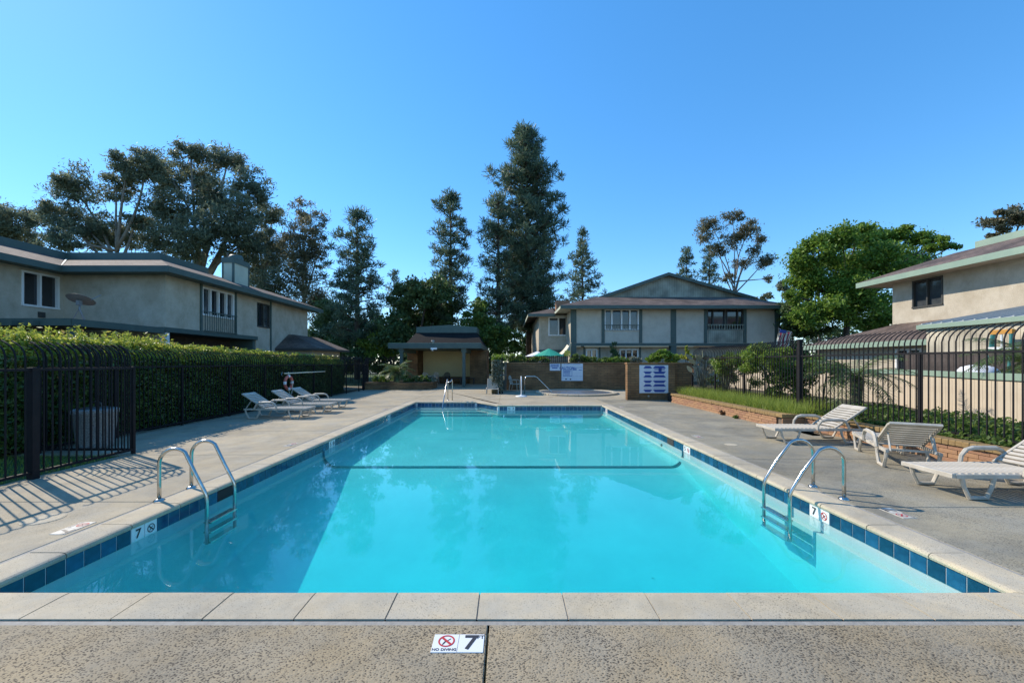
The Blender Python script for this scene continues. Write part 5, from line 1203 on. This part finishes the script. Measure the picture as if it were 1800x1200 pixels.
palm('feathery palm behind the iron fence in front of the board fence', PX(1505, 10.2), 10.2, .3, .95, 22, 1.35, .36, .022, .12, npl=30)
palm('palm fronds hanging behind the iron fence at the picture edge', PX(1812, 8.6), 8.6, .3, 1.35, 24, 1.25, .42, .022, .13, npl=34)
bush('weed', 'small reddish weed at the foot of the low brick wall', 6.84, 12.7, 0, [((0, 0, .06), (.10, .08, .07))], 'rust_leaf', 120, .08, .03, 'weed'); bush('weed', 'small green weed at the foot of the low brick wall nearer the camera', 6.84, 11.9, 0, [((0, 0, .05), (.08, .07, .06))], 'mid_leaf', 100, .08, .03, 'weed')

# ------------------------------------------------------------------ trees
GE = 'eucalyptus trees behind the left town house'
broad_tree('eucalyptus_tree', 'small eucalyptus at the far left picture edge', 48, 25, [(15, 395, 38, 34), (55, 388, 26, 22), (35, 420, 45, 22), (-20, 400, 40, 40)], 'euc', 16000, .42, .10, 'bark_pale', GE, trunk_r=.28)
broad_tree('eucalyptus_tree', 'left eucalyptus with open crown and bare pale limb', 43, 232, [(130, 330, 44, 36), (105, 375, 34, 26), (150, 400, 56, 32), (225, 292, 44, 28), (205, 330, 34, 26), (200, 415, 66, 26), (240, 385, 26, 26), (110, 425, 36, 22), (255, 300, 40, 34)], 'euc', 30000, .42, .10, 'bark_pale', GE, fork=.55, trunk_r=.33)
broad_tree('eucalyptus_tree', 'tallest eucalyptus with dense rounded crown behind the chimney', 46, 345, [(290, 300, 38, 34), (335, 272, 40, 26), (400, 285, 46, 28), (440, 335, 34, 40), (350, 330, 52, 36), (300, 370, 46, 40), (405, 385, 52, 40), (340, 420, 56, 34), (425, 430, 44, 40), (375, 350, 44, 34), (295, 425, 36, 30)], 'euc', 44000, .44, .11, 'bark_pale', GE, fork=.42, trunk_r=.45)
broad_tree('eucalyptus_tree', 'mid-height eucalyptus just right of the tallest one', 48, 462, [(478, 378, 28, 30), (455, 430, 34, 36), (485, 450, 30, 40), (470, 510, 42, 40), (440, 480, 30, 36)], 'euc', 18000, .42, .10, 'bark_pale', GE, trunk_r=.3)
broad_tree('eucalyptus_tree', 'slim eucalyptus with drooping reddish top at the right of the group', 47, 535, [(530, 375, 18, 26), (555, 400, 24, 28), (525, 425, 34, 34), (560, 445, 18, 26), (530, 485, 40, 40), (550, 540, 44, 40), (505, 560, 40, 40)], 'euc2', 21000, .40, .09, 'bark_pale', GE, trunk_r=.28)
GP_ = 'pines behind the pool buildings'
conifer('pine with open lower limbs left of the cabana', 628, 40, 372, 650, [(372, 4), (400, 20), (440, 32), (480, 40), (520, 46), (560, 58), (590, 52), (606, 30)], nleaf=72, cr=.76, group=GP_, gap=.12)
conifer('small thin pine between the open pine and the cabana', 692, 48, 480, 650, [(480, 3), (500, 10), (530, 12), (560, 16), (590, 16)], nleaf=40, cr=.55, group=GP_, trunk_r=.15, nb=(3, 6))
conifer('slender pine rising directly behind the cabana roof', 792, 42, 345, 650, [(345, 4), (375, 20), (410, 30), (440, 26), (480, 36), (520, 34), (560, 42), (585, 30)], nleaf=72, cr=.76, group=GP_, gap=.10)
conifer('tallest dense dark pine in the middle of the picture', 932, 42, 233, 640, [(233, 6), (250, 22), (290, 34), (330, 44), (380, 54), (430, 58), (480, 58), (520, 60), (560, 54), (590, 30)], nleaf=84, cr=.90, group=GP_, trunk_r=.45, gap=.07, lean=-.4, step=.7, nb=(7, 11))
conifer('shorter dark pine leaning against the left of the tallest pine', 876, 40, 352, 640, [(352, 6), (375, 22), (420, 26), (460, 30), (500, 32), (545, 42), (580, 40), (605, 30)], nleaf=56, cr=.78, group=GP_, trunk_r=.35, gap=.2, nb=(5, 9))
conifer('distant pine with three leaders left of the grey house roof', 1024, 55, 409, 600, [(409, 3), (430, 9), (445, 8), (470, 22), (500, 28), (535, 32)], nleaf=46, cr=.75, group=GP_, trunk_r=.25)
conifer('distant small pine top over the grey gable, left one', 1207, 58, 440, 600, [(440, 3), (470, 10), (500, 16), (520, 16)], nleaf=40, cr=.65, group=GP_, trunk_r=.2)
conifer('distant small pine top over the grey gable, right one', 1246, 56, 432, 600, [(432, 3), (455, 10), (480, 8), (505, 20), (530, 20)], nleaf=40, cr=.65, group=GP_, trunk_r=.2, lean=.1)
broad_tree('broadleaf_tree', 'dark round broadleaf tree behind the left of the cabana', 41, 735, [(715, 530, 34, 30), (755, 515, 40, 24), (775, 550, 38, 36), (730, 570, 46, 34), (700, 585, 34, 30)], 'dark_leaf', 24000, .34, .17, trunk_r=.3)
broad_tree('broadleaf_tree', 'sunlit yellow-green tree behind the right of the cabana', 37, 850, [(838, 560, 26, 30), (860, 590, 34, 24), (830, 600, 30, 24), (890, 600, 26, 22), (845, 535, 14, 18)], 'mid_leaf', 14000, .30, .15, trunk_r=.16, fork=.5)
broad_tree('broadleaf_tree', 'low yellow-green tree left of the cabana roof', 40, 690, [(685, 590, 28, 20), (660, 610, 34, 18), (705, 605, 20, 16)], 'lime_leaf', 7000, .28, .13, trunk_r=.15)
broad_tree('broadleaf_tree', 'dark tree filling the gap right of the left town house', 44, 600, [(590, 560, 34, 34), (570, 590, 36, 26), (620, 590, 40, 24), (655, 575, 26, 24), (600, 615, 60, 16)], 'dark_leaf', 16000, .34, .14, trunk_r=.25)
broad_tree('eucalyptus_tree', 'thin airy eucalyptus rising behind the grey gable', 50, 1288, [(1250, 395, 22, 14), (1238, 415, 14, 12), (1288, 383, 22, 9), (1318, 402, 20, 16), (1290, 420, 26, 12), (1265, 438, 16, 12), (1345, 458, 20, 12), (1305, 462, 16, 9), (1325, 440, 12, 10), (1280, 488, 12, 9), (1350, 490, 10, 6), (1335, 420, 12, 10)], 'euc2', 8500, .38, .10, 'bark_pale', None, trunk_r=.17, fork=.56, sub=.48, nsub=14)
broad_tree('broadleaf_tree', 'large sunlit bright green tree left of the right town house', 27, 1478, [(1430, 450, 40, 30), (1480, 425, 44, 22), (1540, 418, 52, 18), (1600, 418, 44, 16), (1640, 432, 26, 14), (1465, 480, 56, 34), (1540, 460, 60, 34), (1420, 500, 32, 36), (1500, 520, 60, 38), (1590, 470, 50, 34), (1445, 550, 46, 28), (1530, 560, 60, 30), (1668, 436, 18, 7), (1652, 418, 12, 7), (1398, 468, 14, 12), (1512, 402, 20, 8), (1585, 402, 18, 7), (1395, 520, 14, 14)], 'green_leaf', 80000, .19, .10, trunk_r=.2, fork=.5, bias=(0,0,-.2), sub=.34)
broad_tree('broadleaf_tree', 'dark shrubby tree in shade behind the striped parasol', 29, 1400, [(1395, 555, 28, 30), (1420, 575, 34, 24), (1380, 585, 20, 20)], 'dark_leaf', 9000, .22, .11, trunk_r=.12)
broad_tree('broadleaf_tree', 'sparse twiggy tree peeking behind the bright green tree', 40, 1440, [(1440, 425, 22, 16), (1455, 415, 16, 10)], 'rust_leaf', 700, .26, .08, trunk_r=.14, fork=.8)
broad_tree('eucalyptus_tree', 'small far eucalyptus between gable roof and green tree', 55, 1385, [(1375, 505, 14, 12), (1390, 515, 14, 12), (1350, 522, 16, 8), (1335, 528, 12, 7)], 'euc', 3500, .4, .12, trunk_r=.15)
broad_tree('broadleaf_tree', 'reddish green tree top above the right town house roof', 40, 1790, [(1775, 385, 34, 18), (1800, 378, 26, 18), (1745, 418, 14, 10)], 'euc2', 6000, .3, .12, trunk_r=.25, fork=.75)
# far green belt closing the view between the buildings
for i, (px, d, rx, zt_, m) in enumerate(((575, 60, 70, 8, 'dark_leaf'), (660, 62, 60, 7, 'mid_leaf'), (760, 60, 70, 8, 'dark_leaf'), (900, 62, 80, 8, 'dark_leaf'), (1420, 62, 90, 9, 'dark_leaf'))):
    s = d/FPX; bush('tree_clump', ['far dark tree clump right of the town house end', 'far green tree clump left of the cabana', 'far dark tree clump behind the cabana', 'far dark tree clump behind the tallest pine', 'far dark tree clump right of the grey house'][i], PX(px, d), d, 0,
        [((0, 0, zt_*.5), (rx*s*.6, 2.5, zt_*.5)), ((-rx*s*.6, 0, zt_*.4), (rx*s*.5, 2.5, zt_*.45)), ((rx*s*.6, 0, zt_*.4), (rx*s*.5, 2.5, zt_*.42))], m, 5000, .6, .35, 'trees')
